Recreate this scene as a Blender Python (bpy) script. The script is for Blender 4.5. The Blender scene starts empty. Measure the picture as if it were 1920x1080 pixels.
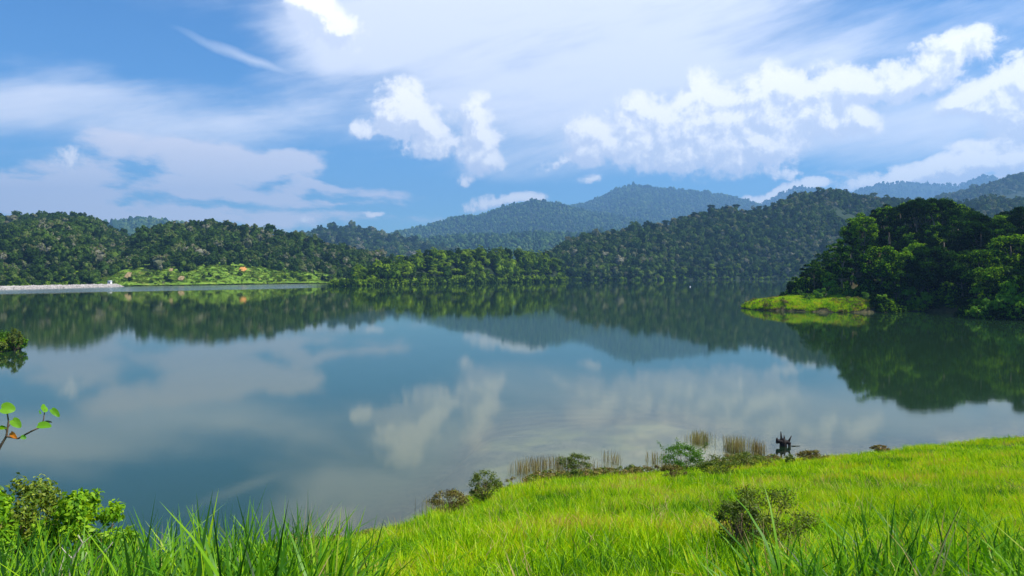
import bpy, math, random
import numpy as np
from mathutils import Vector, Matrix
R = math.radians
rng = np.random.default_rng(7)
random.seed(7)
S = bpy.context.scene
C = S.collection
EYE = 12.0          # camera height above the lake, metres
F = 1500.0          # focal length in photo pixels
HZ = 510.0          # photo row of the horizon

# ------------------------------------------------------------------ camera
cam = bpy.data.cameras.new('camera'); camo = bpy.data.objects.new('camera', cam); C.objects.link(camo)
cam.sensor_width = 36; cam.lens = 36 * F / 1920; cam.shift_y = -30 / 1920
cam.clip_start = 0.05; cam.clip_end = 30000
camo.location = (0, 0, EYE); camo.rotation_euler = (R(90), 0, 0)
S.camera = camo

# ------------------------------------------------------------------ light
SUN_EL, SUN_AZ = 56.0, 98.0      # azimuth: degrees clockwise (to the right) from the viewing direction
sun = bpy.data.lights.new('sun', 'SUN'); suno = bpy.data.objects.new('sun', sun); C.objects.link(suno)
sun.energy = 5.0; sun.angle = R(0.5); sun.color = (1.0, 0.955, 0.88)
sd = Vector((math.sin(R(SUN_AZ)) * math.cos(R(SUN_EL)), math.cos(R(SUN_AZ)) * math.cos(R(SUN_EL)), math.sin(R(SUN_EL))))
suno.rotation_euler = sd.to_track_quat('Z', 'Y').to_euler()
suno.location = (0, 0, 60)

S.view_settings.view_transform = 'Standard'; S.view_settings.look = 'None'
S.view_settings.exposure = 0.54; S.view_settings.gamma = 1; S.view_settings.use_curve_mapping = False
S.render.engine = 'CYCLES'
cy = S.cycles
cy.max_bounces = 6; cy.diffuse_bounces = 2; cy.glossy_bounces = 2; cy.transmission_bounces = 3
cy.transparent_max_bounces = 6; cy.volume_bounces = 0
cy.use_denoising = True; cy.sample_clamp_indirect = 6
cy.caustics_reflective = False; cy.caustics_refractive = False
cy.use_adaptive_sampling = True; cy.adaptive_threshold = 0.015

# ------------------------------------------------------------------ node helpers
class NT:
    def __init__(s, tree): s.t = tree; s.n = tree.nodes; s.l = tree.links
    def node(s, typ, inputs=None, **kw):
        nd = s.n.new(typ)
        for k, v in kw.items(): setattr(nd, k, v)
        for k, v in (inputs or {}).items(): s.put(nd.inputs[k], v)
        return nd
    def put(s, sock, v):
        if isinstance(v, bpy.types.NodeSocket): s.l.new(v, sock)
        elif isinstance(v, bpy.types.Node): s.l.new(v.outputs[0], sock)
        else:
            if hasattr(sock.default_value, '__len__') and not hasattr(v, '__len__'): v = [v] * len(sock.default_value)
            if hasattr(v, '__len__') and len(sock.default_value) == 4 and len(v) == 3: v = (*v, 1)
            sock.default_value = v
    def m(s, op, a, b=0.0, c=0.0, clamp=False):
        nd = s.n.new('ShaderNodeMath'); nd.operation = op; nd.use_clamp = clamp
        s.put(nd.inputs[0], a); s.put(nd.inputs[1], b); s.put(nd.inputs[2], c); return nd.outputs[0]
    def v(s, op, a, b=(0, 0, 0), scale=None):
        nd = s.n.new('ShaderNodeVectorMath'); nd.operation = op
        s.put(nd.inputs[0], a); s.put(nd.inputs[1], b)
        if scale is not None: s.put(nd.inputs['Scale'], scale)
        return nd.outputs['Value'] if op in ('LENGTH', 'DOT_PRODUCT', 'DISTANCE') else nd.outputs[0]
    def noise(s, vec, scale, detail=4, rough=0.5, dist=0.0, lac=2.0, dims='3D'):
        nd = s.n.new('ShaderNodeTexNoise'); nd.noise_dimensions = dims
        if vec is not None: s.put(nd.inputs['Vector'], vec)
        s.put(nd.inputs['Scale'], scale); s.put(nd.inputs['Detail'], detail); s.put(nd.inputs['Roughness'], rough)
        s.put(nd.inputs['Distortion'], dist); s.put(nd.inputs['Lacunarity'], lac); return nd
    def rng(s, x, a, b, c=0.0, d=1.0, smooth=True):
        nd = s.n.new('ShaderNodeMapRange'); nd.interpolation_type = 'SMOOTHSTEP' if smooth else 'LINEAR'
        for k, v in enumerate((x, a, b, c, d)): s.put(nd.inputs[k], v)
        return nd.outputs[0]
    def mix(s, f, a, b):
        nd = s.n.new('ShaderNodeMix'); nd.data_type = 'RGBA'
        s.put(nd.inputs[0], f); s.put(nd.inputs[6], a); s.put(nd.inputs[7], b); return nd.outputs[2]
    def ramp(s, f, stops, interp='LINEAR'):
        nd = s.n.new('ShaderNodeValToRGB'); nd.color_ramp.interpolation = interp
        e = nd.color_ramp.elements
        while len(e) < len(stops): e.new(0.5)
        for el, (p, c) in zip(e, stops): el.position = p; el.color = (*c, 1) if len(c) == 3 else c
        s.put(nd.inputs[0], f); return nd.outputs[0]

# ------------------------------------------------------------------ sky: Nishita + clouds laid out by compass direction
def pdir(px, py):           # photo pixel -> (azimuth, elevation) * 1.5
    tx, tz = (px - 960) / F, (HZ - py) / F
    return math.atan(tx) * 1.5, math.atan(tz / math.hypot(1, tx)) * 1.5

def cloud_group(name, blobs, warp, nscale, ndetail, nrough, namp, stretch=(1, 1, 1), nrot=0.0, seed=0.0, warp_scale=6.0, grow=1.45):
    g = bpy.data.node_groups.new(name, 'ShaderNodeTree')
    g.interface.new_socket('P', in_out='INPUT', socket_type='NodeSocketVector')
    g.interface.new_socket('D', in_out='OUTPUT', socket_type='NodeSocketFloat')
    n = NT(g)
    gi = n.node('NodeGroupInput'); go = n.node('NodeGroupOutput')
    P = gi.outputs[0]
    wn = n.noise(n.v('ADD', P, (seed, seed * 1.7, 0)), warp_scale, 3, 0.55, dims='2D')
    W = n.v('MULTIPLY', n.v('SUBTRACT', wn.outputs['Color'], (0.5, 0.5, 0.5)), (warp * 2, warp * 1.6, 0))
    Q = n.v('ADD', P, W)
    acc = 0.0
    for (px, py, rx, ry, ang, w) in blobs:
        a, e = pdir(px, py)
        mp = n.node('ShaderNodeMapping', {'Vector': Q, 'Location': (a, e, 0), 'Rotation': (0, 0, R(ang)),
                                          'Scale': (rx / 1000 * grow, ry / 1000 * grow, 1)}, vector_type='TEXTURE')
        gr = n.node('ShaderNodeTexGradient', {'Vector': mp.outputs[0]}, gradient_type='SPHERICAL')
        acc = n.m('MULTIPLY_ADD', gr.outputs['Fac'], w, acc)
    acc = n.m('MINIMUM', acc, 1.0)
    mp = n.node('ShaderNodeMapping', {'Vector': n.v('ADD', P, (seed, -seed, 0)), 'Rotation': (0, 0, R(nrot)), 'Scale': stretch}, vector_type='TEXTURE')
    ns = n.noise(mp.outputs[0], nscale, ndetail, nrough, 0.15, dims='2D')
    D = n.m('MULTIPLY_ADD', n.m('MULTIPLY', n.m('SUBTRACT', ns.outputs[0], 0.5), n.m('MULTIPLY', acc, 4.0, clamp=True)), namp, acc)
    g.links.new(D, go.inputs[0])
    return g

CUM = [(757, 188, 58, 42, 0, .95), (800, 232, 48, 38, 0, .9), (735, 225, 38, 30, 0, .7), (892, 212, 34, 40, 0, .85), (915, 255, 36, 40, 0, .75),
       (850, 265, 60, 30, 0, .55), (905, 305, 48, 26, 0, .55), (675, 243, 28, 22, 0, .7), (770, 280, 55, 20, 0, .4), (868, 338, 22, 12, 0, .4),
       (1125, 245, 62, 38, 0, .95), (1185, 200, 38, 38, 0, .8), (1245, 225, 60, 55, 0, .8), (1312, 172, 40, 46, 0, .85),
       (1315, 235, 65, 55, 0, .8), (1380, 185, 42, 45, 0, .7), (1450, 170, 46, 44, 0, .95), (1465, 225, 62, 60, 0, .85),
       (1400, 245, 55, 45, 0, .6), (1545, 160, 62, 42, 0, .85), (1620, 158, 70, 34, 0, .75), (1700, 150, 66, 30, 8, .7),
       (1778, 128, 50, 26, 20, .7), (1790, 84, 70, 26, 5, .8), (1622, 228, 32, 30, 0, .8), (1555, 230, 60, 34, 0, .7),
       (1180, 275, 120, 34, 0, .5), (1310, 295, 140, 40, 0, .6), (1430, 300, 110, 34, 0, .5), (1050, 305, 80, 20, 10, .5), (1250, 305, 55, 26, 0, .5),
       (1105, 338, 24, 12, 0, .5), (1900, 160, 64, 48, 0, .95), (1850, 185, 60, 30, 0, .7), (1795, 195, 50, 14, 0, .6), (1910, 230, 60, 50, 0, .55),
       (600, 35, 60, 44, -20, .8), (655, 62, 50, 32, 0, .6), (575, 8, 45, 26, 0, .7), (575, 412, 12, 10, 0, .8),
       (925, 380, 64, 18, 12, .75), (985, 370, 40, 12, 0, .7), (1440, 372, 80, 14, 18, .85), (1500, 350, 50, 10, 10, .6),
       (1740, 325, 140, 22, 6, .75), (1850, 305, 130, 28, 4, .75), (1830, 270, 50, 10, 0, .5), (1485, 330, 26, 9, 0, .5), (700, 398, 22, 7, 0, .6),
       (132, 300, 34, 22, 0, .55), (2150, 180, 160, 70, 0, .8), (2380, 260, 130, 50, 0, .8), (-300, 260, 150, 50, 0, .7), (-620, 320, 120, 40, 0, .7)]
PAT = [(360, 288, 190, 24, -6, .95), (450, 322, 120, 40, 0, .9), (555, 298, 60, 18, 10, .8), (360, 350, 90, 22, 0, .75), (180, 325, 80, 22, 22, .85),
       (90, 362, 130, 24, 8, .8), (230, 392, 330, 16, 0, .8), (480, 372, 110, 12, -4, .8), (545, 362, 28, 12, 0, .6), (600, 345, 50, 9, -4, .85),
       (700, 368, 110, 14, -6, .85), (630, 384, 70, 8, 0, .7), (560, 410, 320, 15, 0, .5), (190, 362, 40, 8, 0, .6), (120, 300, 80, 30, 20, .5),
       (1560, 325, 90, 10, 0, .5), (1800, 345, 160, 12, 0, .6), (-200, 350, 260, 30, 0, .7), (2200, 330, 260, 30, 0, .7), (330, 420, 260, 14, 0, .6)]
VEI = [(250, 185, 420, 55, 0, .44), (500, 235, 420, 55, 0, .44), (60, 250, 300, 60, 0, .40), (1000, 50, 420, 90, 10, 1.0), (1350, 10, 380, 70, 8, .8),
       (820, 100, 260, 70, -12, .7), (1100, 150, 380, 70, 6, .75), (1650, 60, 380, 40, 10, .45), (1250, 220, 400, 90, 0, .6), (1750, 235, 300, 50, 4, .55),
       (600, 60, 110, 90, 0, .45), (1000, 250, 260, 70, 0, .4), (1000, -80, 600, 80, 8, .7), (1650, 290, 320, 50, 0, .4), (700, 300, 300, 50, 0, .2),
       (2200, 100, 300, 120, 0, .4), (-300, 120, 300, 80, 0, .4), (1500, 150, 330, 50, 12, .4)]
w = bpy.data.worlds.new('World'); S.world = w; w.use_nodes = True
n = NT(w.node_tree); n.n.clear()
SKY = 0.1
geo = n.node('ShaderNodeTexCoord'); Dv = geo.outputs['Generated']
sx = n.node('ShaderNodeSeparateXYZ', {0: Dv})
az = n.m('MULTIPLY', n.m('ARCTAN2', sx.outputs[0], sx.outputs[1]), 1.5)
el = n.m('MULTIPLY', n.m('ARCSINE', sx.outputs[2]), 1.5)
P = n.node('ShaderNodeCombineXYZ', {0: az, 1: el}).outputs[0]
sky = n.node('ShaderNodeTexSky', sky_type='NISHITA', sun_disc=False, sun_elevation=R(SUN_EL), sun_rotation=R(SUN_AZ), air_density=1.0, dust_density=0.3, ozone_density=2.5, altitude=200)
hs = n.node('ShaderNodeHueSaturation', {'Color': sky, 'Saturation': 1.18, 'Value': 1.0})
skyc = n.v('MULTIPLY', hs.outputs[0], (0.49, 0.81, 1.04))
gV = cloud_group('veil_density', VEI, 0.05, 6.0, 9, 0.64, 1.4, stretch=(3.0, 0.65, 1), nrot=12, seed=3.1, warp_scale=3.0)
gP = cloud_group('patch_density', PAT, 0.022, 13.0, 9, 0.70, 1.7, stretch=(2.4, 0.8, 1), nrot=-4, seed=8.3, warp_scale=9.0)
gC = cloud_group('cumulus_density', CUM, 0.016, 15.0, 12, 0.68, 1.75, seed=1.7, warp_scale=16.0, grow=1.34)
def use(g, p):
    nd = n.n.new('ShaderNodeGroup'); nd.node_tree = g; n.put(nd.inputs[0], p); return nd.outputs[0]
dV = use(gV, P); dP = use(gP, P); dC = use(gC, P); dC2 = use(gC, n.v('ADD', P, (0.009, 0.018, 0)))
# a thin streak of ice cloud
a0 = pdir(350, 62); a1 = pdir(602, 160)
ang = math.degrees(math.atan2(a1[1] - a0[1], a1[0] - a0[0]))
mp = n.node('ShaderNodeMapping', {'Vector': n.v('ADD', P, n.v('MULTIPLY', n.v('SUBTRACT', n.noise(P, 9, 4, 0.5, dims='2D').outputs['Color'], (.5, .5, .5)), (0, 0.022, 0))),
      'Location': ((a0[0] + a1[0]) / 2, (a0[1] + a1[1]) / 2, 0), 'Rotation': (0, 0, R(ang)), 'Scale': (0.15, 0.011, 1)}, vector_type='TEXTURE')
streak = n.m('MULTIPLY', n.node('ShaderNodeTexGradient', {'Vector': mp.outputs[0]}, gradient_type='SPHERICAL').outputs['Fac'], 0.55)
# thin high cloud over the whole dome
dome = n.noise(n.v('DIVIDE', Dv, n.node('ShaderNodeCombineXYZ', {0: n.m('ADD', sx.outputs[2], 0.12), 1: n.m('ADD', sx.outputs[2], 0.12), 2: 1.0}).outputs[0]), 0.55, 6, 0.6, 0.4, dims='2D')
domeA = n.m('MULTIPLY', n.rng(dome.outputs[0], 0.46, 0.78), n.rng(el, 0.44, 0.62, 0, 0.75))
aV = n.m('MAXIMUM', n.m('MAXIMUM', n.rng(dV, 0.12, 1.05, 0, 0.88), streak), domeA)
aP = n.rng(dP, 0.24, 0.80, 0, 0.84)
aC = n.rng(dC, 0.10, 0.48, 0, 0.97)
lit = n.rng(n.m('SUBTRACT', dC, dC2), -0.28, 0.30)
thick = n.rng(dC, 0.25, 0.9)
lit = n.m('MULTIPLY', lit, n.m('MULTIPLY_ADD', thick, 0.5, 0.62), clamp=True)
k = 1 / SKY
ccum = n.mix(lit, tuple(k * x for x in (0.62, 0.67, 0.80)), tuple(k * x for x in (1.03, 1.01, 0.98)))
col = n.mix(aV, skyc, tuple(k * x for x in (0.78, 0.81, 0.90)))
col = n.mix(aP, col, tuple(k * x for x in (0.80, 0.77, 0.82)))
col = n.mix(aC, col, ccum)
bg = n.node('ShaderNodeBackground', {'Color': col, 'Strength': SKY})
n.node('ShaderNodeOutputWorld', {'Surface': bg.outputs[0]})
w.cycles.sampling_method = 'MANUAL'; w.cycles.sample_map_resolution = 256

# ------------------------------------------------------------------ numpy noise
_perm = np.random.default_rng(11).random(65536).astype(np.float32)
def _h(i, j, s): return _perm[(i * 7919 + j * 104729 + s * 1299709) & 65535]
def vnoise(x, y, s=0):
    xi = np.floor(x).astype(np.int64); yi = np.floor(y).astype(np.int64)
    fx = x - xi; fy = y - yi; fx = fx * fx * (3 - 2 * fx); fy = fy * fy * (3 - 2 * fy)
    a = _h(xi, yi, s); b = _h(xi + 1, yi, s); c = _h(xi, yi + 1, s); d = _h(xi + 1, yi + 1, s)
    return (a * (1 - fx) + b * fx) * (1 - fy) + (c * (1 - fx) + d * fx) * fy
def fbm(x, y, sc, octv=4, s=0, gain=0.5):
    t = 0; amp = 1; tot = 0; x = np.asarray(x, float) / sc; y = np.asarray(y, float) / sc
    for o in range(octv):
        t = t + amp * (vnoise(x, y, s + o) * 2 - 1); tot += amp; amp *= gain; x = x * 2.03 + 5.1; y = y * 2.03 + 1.7
    return t / tot
def sstep(a, b, x):
    t = np.clip((np.asarray(x, float) - a) / (b - a), 0, 1); return t * t * (3 - 2 * t)

# ------------------------------------------------------------------ object helpers
def tag(o, label=None, cat=None, group=None, kind=None):
    if label: o['label'] = label
    if cat: o['category'] = cat
    if group: o['group'] = group
    if kind: o['kind'] = kind
    return o
def link(name, data, parent=None, mat=None):
    o = bpy.data.objects.new(name, data); C.objects.link(o)
    if parent: o.parent = parent
    if mat and data is not None and not len(data.materials): data.materials.append(mat)
    return o
def empty(name, loc=(0, 0, 0), rz=0):
    o = bpy.data.objects.new(name, None); C.objects.link(o); o.location = loc; o.rotation_euler = (0, 0, rz); o.empty_display_size = .3; return o
def raw_mesh(name, V, polys, smooth=False):
    """polys: (n,k) int array, all polygons of k corners"""
    me = bpy.data.meshes.new(name); V = np.asarray(V, np.float32); P = np.asarray(polys, np.int32)
    me.vertices.add(len(V)); me.vertices.foreach_set('co', V.ravel())
    k = P.shape[1]; me.loops.add(P.size); me.loops.foreach_set('vertex_index', P.ravel())
    me.polygons.add(len(P)); me.polygons.foreach_set('loop_start', np.arange(len(P), dtype=np.int32) * k)
    me.polygons.foreach_set('loop_total', np.full(len(P), k, np.int32))
    me.update(calc_edges=True); me.validate()
    if smooth: me.polygons.foreach_set('use_smooth', np.ones(len(P), bool))
    return me
def grid_mesh(name, X, Y, Z, smooth=True):
    r, c = X.shape; V = np.stack([X, Y, Z], -1).reshape(-1, 3)
    i = np.arange(r * c).reshape(r, c)
    Q = np.stack([i[:-1, :-1], i[:-1, 1:], i[1:, 1:], i[1:, :-1]], -1).reshape(-1, 4)
    return raw_mesh(name, V, Q, smooth)
class Tris:                       # gathers tubes and blades of triangles
    def __init__(s): s.V = []; s.T = []; s.n = 0
    def add(s, V, T): s.V.append(np.asarray(V, float)); s.T.append(np.asarray(T) + s.n); s.n += len(V)
    def tube(s, pts, rad, k=6):
        pts = np.asarray(pts, float); m = len(pts); rad = np.broadcast_to(np.asarray(rad, float), (m,))
        rings = []
        for i in range(m):
            d = pts[min(i + 1, m - 1)] - pts[max(i - 1, 0)]; d = d / (np.linalg.norm(d) + 1e-9)
            u = np.cross(d, (0.31, 0.95, 0.1) if abs(d[2]) > .8 else (0, 0, 1)); u /= np.linalg.norm(u) + 1e-9; v = np.cross(d, u)
            a = np.arange(k) / k * 2 * math.pi
            rings.append(pts[i] + rad[i] * (np.cos(a)[:, None] * u + np.sin(a)[:, None] * v))
        V = np.concatenate(rings); T = []
        for i in range(m - 1):
            for j in range(k):
                a, b = i * k + j, i * k + (j + 1) % k; T += [(a, b, b + k), (a, b + k, a + k)]
        V = np.vstack([V, pts[-1]]); e = len(V) - 1
        T += [((m - 1) * k + j, (m - 1) * k + (j + 1) % k, e) for j in range(k)]
        s.add(V, T)
    def mesh(s, name, smooth=True): return raw_mesh(name, np.vstack(s.V), np.vstack(s.T), smooth)
def unit(a): return a / (np.linalg.norm(a, axis=-1, keepdims=True) + 1e-9)
def leaves_arrays(cen, nor, size, aspect=0.55):
    """a rhombic leaf for each centre"""
    m = len(cen); t = unit(np.cross(nor, rng.normal(size=(m, 3)))); b = np.cross(nor, t)
    L = (size * rng.uniform(.7, 1.3, m))[:, None]; Wd = L * aspect
    tip = -nor * L * .18
    V = np.stack([cen - t * L + tip, cen - b * Wd, cen + t * L + tip, cen + b * Wd], 1).reshape(-1, 3)
    return V, np.arange(m * 4).reshape(m, 4)

# ------------------------------------------------------------------ materials
def mat(name): 
    m = bpy.data.materials.new(name); m.use_nodes = True; n = NT(m.node_tree); n.n.clear(); return m, n
def out(n, sh, vol=None, disp=None):
    o = n.node('ShaderNodeOutputMaterial', {'Surface': sh})
    return o
def foliage(name, stops, trans=0.35, island=0.0, gloss=0.006, patch=0.0, psc=0.02, tcol=(1.5, 1.25, 0.25), objvar=1.0, rough=.45):
    """stops: colour ramp over a per-plant random value (plus broad natural patches)"""
    m, n = mat(name)
    oi = n.node('ShaderNodeObjectInfo'); g = n.node('ShaderNodeNewGeometry')
    f = n.m('MULTIPLY', oi.outputs['Random'], objvar); 
    f = n.m('ADD', f, (1 - objvar) * .5)
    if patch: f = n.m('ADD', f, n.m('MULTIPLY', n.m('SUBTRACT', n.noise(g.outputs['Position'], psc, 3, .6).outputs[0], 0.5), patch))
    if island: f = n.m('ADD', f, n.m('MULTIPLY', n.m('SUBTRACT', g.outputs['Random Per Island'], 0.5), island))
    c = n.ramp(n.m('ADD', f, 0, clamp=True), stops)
    d = n.node('ShaderNodeBsdfDiffuse', {'Color': c, 'Roughness': .3})
    t = n.node('ShaderNodeBsdfTranslucent', {'Color': n.v('MULTIPLY', c, tcol)})
    s = n.node('ShaderNodeMixShader', {0: trans, 1: d.outputs[0], 2: t.outputs[0]}).outputs[0]
    if gloss:
        gl = n.node('ShaderNodeBsdfGlossy', {'Color': (1, 1, 1), 'Roughness': rough})
        s = n.node('ShaderNodeMixShader', {0: gloss, 1: s, 2: gl.outputs[0]}).outputs[0]
    out(n, s); return m
def plain(name, c1, c2, scale=3.0, rough=.9, bump=.3, detail=6, spec=.2, dist=.05):
    m, n = mat(name); g = n.node('ShaderNodeNewGeometry')
    ns = n.noise(g.outputs['Position'], scale, detail, .65)
    b = n.node('ShaderNodeBump', {'Height': ns.outputs[0], 'Strength': bump, 'Distance': dist})
    p = n.node('ShaderNodeBsdfPrincipled', {'Base Color': n.mix(n.rng(ns.outputs[0], .3, .7), c1, c2), 'Roughness': rough, 'Normal': b.outputs[0], 'Specular IOR Level': spec})
    out(n, p.outputs[0]); return m

M = {}
M['bark'] = plain('bark', (.10, .075, .05), (.22, .19, .15), 2.0)
M['twig'] = plain('twig', (.10, .06, .035), (.2, .14, .09), 20, dist=.005)
M['dead_wood'] = plain('dead_wood', (.32, .27, .20), (.55, .49, .40), 25, dist=.004)
M['wet_wood'] = plain('wet_wood', (.006, .004, .004), (.02, .013, .01), 12, rough=.7)
M['stone'] = plain('stone', (.28, .25, .22), (.52, .47, .42), .35, bump=.1)
M['forest'] = foliage('forest_foliage', [(0, (.016, .036, .007)), (.3, (.036, .076, .012)), (.6, (.070, .135, .020)), (.82, (.12, .19, .028)), (.94, (.17, .19, .07)), (1, (.26, .25, .17))], .22, .35, .0, .5, .006)
M['far_forest'] = foliage('mountain_foliage', [(0, (.016, .044, .012)), (.4, (.042, .095, .018)), (.75, (.085, .16, .026)), (1, (.16, .22, .05))], .15, 0, 0, .8, .0025)
M['bank'] = foliage('bank_foliage', [(0, (.010, .028, .004)), (.4, (.045, .10, .008)), (.7, (.13, .23, .012)), (1, (.26, .38, .02))], .28, .5, .0, .35, .02)
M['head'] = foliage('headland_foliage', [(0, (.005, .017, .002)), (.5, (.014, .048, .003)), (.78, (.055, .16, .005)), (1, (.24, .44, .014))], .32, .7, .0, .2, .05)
M['lush'] = foliage('lush_shrub', [(0, (.05, .13, .006)), (.5, (.10, .26, .010)), (1, (.19, .38, .016))], .35, .5, .008)
M['olive'] = foliage('olive_shrub', [(0, (.04, .07, .014)), (.5, (.11, .17, .025)), (1, (.26, .30, .05))], .25, .7, .008, objvar=.6)
M['dry'] = foliage('dry_shrub', [(0, (.08, .05, .02)), (.35, (.17, .13, .04)), (.7, (.22, .26, .04)), (1, (.40, .24, .11))], .2, 1.0, .008, objvar=.3)
M['meadow'] = foliage('clearing_grass', [(0, (.08, .14, .015)), (.5, (.15, .235, .022)), (1, (.24, .29, .05))], .2, .3, 0, .7, .02)

# ------------------------------------------------------------------ near bank: height of ground and bed
SX = np.array([-200, -90, -45, -28, -17, -11, -6.4, -4.3, -3.0, -0.9, 1.5, 5, 9.7, 19, 27, 37.5, 60, 110, 260.])
SY = np.array([-60, -20, 12, 24, 31, 34, 35.6, 37.4, 39.8, 43.6, 45.8, 46.8, 48.2, 51.0, 54.2, 58.2, 62, 60, 30.])
def shore_y(x): return np.interp(x, SX, SY) 
def ground_z(x, y):
    x = np.asarray(x, float); y = np.asarray(y, float)
    ys = shore_y(x) + fbm(x, y * 0, 3.0, 3, 40) * .5
    t = y / np.maximum(ys, 8)
    land = 10.5 * (1 - t)
    land = np.where(ys < 12, (ys - y) * .30, land)
    land = np.minimum(land, 10.5 + 0.25 * np.sqrt(np.maximum(-y, 0) + 1) - .25)
    land = land + fbm(x, y, 6, 4, 20) * .22 * sstep(-.5, 1.0, land) + fbm(x, y, 1.1, 3, 26) * .07 * sstep(-.3, .5, land)
    dd = np.maximum(y - ys, 0)
    shelf = sstep(-12, -1, x) * (1 - .75 * sstep(12, 26, x))                     # wide shallow shelf in the middle, steep on the left
    slope = .40 * (1 - shelf) + .022 * shelf
    bed = -dd * slope - np.maximum(dd - 16, 0) * .12 * shelf - .02 + fbm(x, y * 1.6, 4.5, 4, 33) * .20 * sstep(.5, 5, dd) * shelf
    z = np.where(y < ys, np.maximum(land, -.02 * 0 + .0), bed)
    z = np.where(y < ys, land, bed)
    return np.maximum(z, -6.5)

def lines(segs): return np.unique(np.concatenate([np.arange(a, b, s) for a, b, s in segs] + [np.array([segs[-1][1]])]))
gx = lines([(-220, -60, 10), (-60, -20, 1.5), (-20, 45, .45), (45, 80, 1.5), (80, 240, 10)])
gy = lines([(-70, -5, 4), (-5, 62, .45), (62, 92, .8), (92, 170, 8)])
X, Y = np.meshgrid(gx, gy); Z = ground_z(X, Y)
me = grid_mesh('ground', X, Y, Z)
m, n = mat('bank_ground'); g = n.node('ShaderNodeNewGeometry'); ps = g.outputs['Position']
zz = n.node('ShaderNodeSeparateXYZ', {0: ps}).outputs[2]
ns = n.noise(ps, 1.3, 7, .65); n2 = n.noise(ps, .22, 4, .6)
land = n.mix(n.rng(ns.outputs[0], .35, .65), (.035, .055, .012), (.10, .15, .02))
bedc = n.mix(n.rng(n2.outputs[0], .40, .60), (.04, .05, .03), (.20, .19, .07))
bedc = n.mix(n.rng(ns.outputs[0], .45, .7), bedc, (.10, .10, .06))
mudc = n.mix(n.rng(ns.outputs[0], .35, .65), (.13, .11, .06), (.24, .20, .11))
colr = n.mix(n.rng(zz, -.25, .02), bedc, mudc); colr = n.mix(n.rng(zz, .05, .35), colr, land)
bp = n.node('ShaderNodeBump', {'Height': ns.outputs[0], 'Strength': .5, 'Distance': .06})
out(n, n.node('ShaderNodeBsdfPrincipled', {'Base Color': colr, 'Roughness': .95, 'Normal': bp.outputs[0], 'Specular IOR Level': .1}).outputs[0])
tag(link('ground', me, None, m), 'grassy slope running down to the lake edge', None, None, 'structure')

# ------------------------------------------------------------------ polygons with a shore (headland, islet)
def psdf(px, py, poly):
    d = np.full(px.shape, 1e9); ins = np.zeros(px.shape, bool); k = len(poly)
    for i in range(k):
        ax, ay = poly[i]; bx, by = poly[(i + 1) % k]
        ex, ey = bx - ax, by - ay; t = np.clip(((px - ax) * ex + (py - ay) * ey) / (ex * ex + ey * ey), 0, 1)
        d = np.minimum(d, np.hypot(px - ax - t * ex, py - ay - t * ey))
        c = ((ay > py) != (by > py)) & (px < (bx - ax) * (py - ay) / (by - ay + 1e-12) + ax); ins ^= c
    return np.where(ins, d, -d)
HEAD = [(76.5, 268), (76.5, 256), (81, 247), (93, 238.5), (104, 236), (111, 237), (118, 244), (126, 243), (129, 232), (126, 220), (121, 212), (122, 204), (127, 199), (130, 190), (140, 176), (200, 160),
        (420, 150), (420, 430), (220, 420), (150, 380), (122, 345), (108, 318), (98, 296), (87, 280)]
def head_z(x, y):
    d = psdf(x, y, HEAD) + fbm(x, y, 9, 3, 60) * 1.3
    z = np.where(d > 0, 3.5 * (1 - np.exp(-np.maximum(d, 0) / 3.6)), d * .35)
    main = sstep(100, 124, x + (y - 270) * .10)
    z = z + np.where(d > 0, 19 * sstep(4, 42, d) * main, 0) + fbm(x, y, 14, 4, 66) * 1.2 * sstep(1, 8, d)
    return np.maximum(z, -7)
X, Y = np.meshgrid(lines([(60, 150, 1.3), (150, 430, 6)]), lines([(140, 190, 3), (190, 300, 1.3), (300, 440, 5)]))
M['soil'] = plain('soil_bank', (.022, .026, .010), (.10, .085, .035), .9, bump=.6, dist=.3)
tag(link('headland', grid_mesh('headland', X, Y, head_z(X, Y)), None, M['soil']), 'headland running into the lake from the right', None, None, 'structure')
ISLE = [(-76.2, 124), (-76.6, 121), (-80, 118), (-95, 112), (-150, 106), (-150, 150), (-95, 136), (-79, 128)]
def isle_z(x, y):
    d = psdf(x, y, ISLE) + fbm(x, y, 4, 3, 71) * .5
    return np.maximum(np.where(d > 0, 1.2 * (1 - np.exp(-np.maximum(d, 0) / 1.2)) + .08 * np.maximum(d, 0), d * .5), -6)
X, Y = np.meshgrid(lines([(-160, -95, 4), (-95, -64, .6)]), lines([(95, 112, 3), (112, 135, .6), (135, 160, 4)]))
tag(link('islet', grid_mesh('islet', X, Y, isle_z(X, Y)), None, M['soil']), 'overgrown point of land by the left edge', None, None, 'structure')

# ------------------------------------------------------------------ lake bed and water
X, Y = np.meshgrid(np.linspace(-12800, 12800, 12), np.linspace(-400, 12500, 12))
tag(link('lake_bed', grid_mesh('lake_bed', X, Y, X * 0 - 9.0, False), None, M['soil']), 'flat base of the valley under the lake', None, None, 'structure')
wx = lines([(-2600, -300, 300), (-300, -60, 20), (-60, -20, 2), (-20, 45, .7), (45, 75, 2), (75, 315, 20), (315, 2600, 285)])
wy = lines([(-300, -20, 40), (-20, 22, 4), (22, 80, .7), (80, 120, 4), (120, 300, 20), (300, 2600, 230)])
X, Y = np.meshgrid(wx, wy); dep = -np.where((X > -215) & (X < 235) & (Y < 168), ground_z(X, Y), -6.5)
me = grid_mesh('lake_water', X, Y, X * 0)
at = me.attributes.new('depth', 'FLOAT', 'POINT'); at.data.foreach_set('value', dep.astype(np.float32).ravel())
m, n = mat('lake_water'); g = n.node('ShaderNodeNewGeometry'); ps = g.outputs['Position']
sp = n.node('ShaderNodeSeparateXYZ', {0: ps})
dp = n.node('ShaderNodeAttribute', attribute_name='depth').outputs['Fac']
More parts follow.
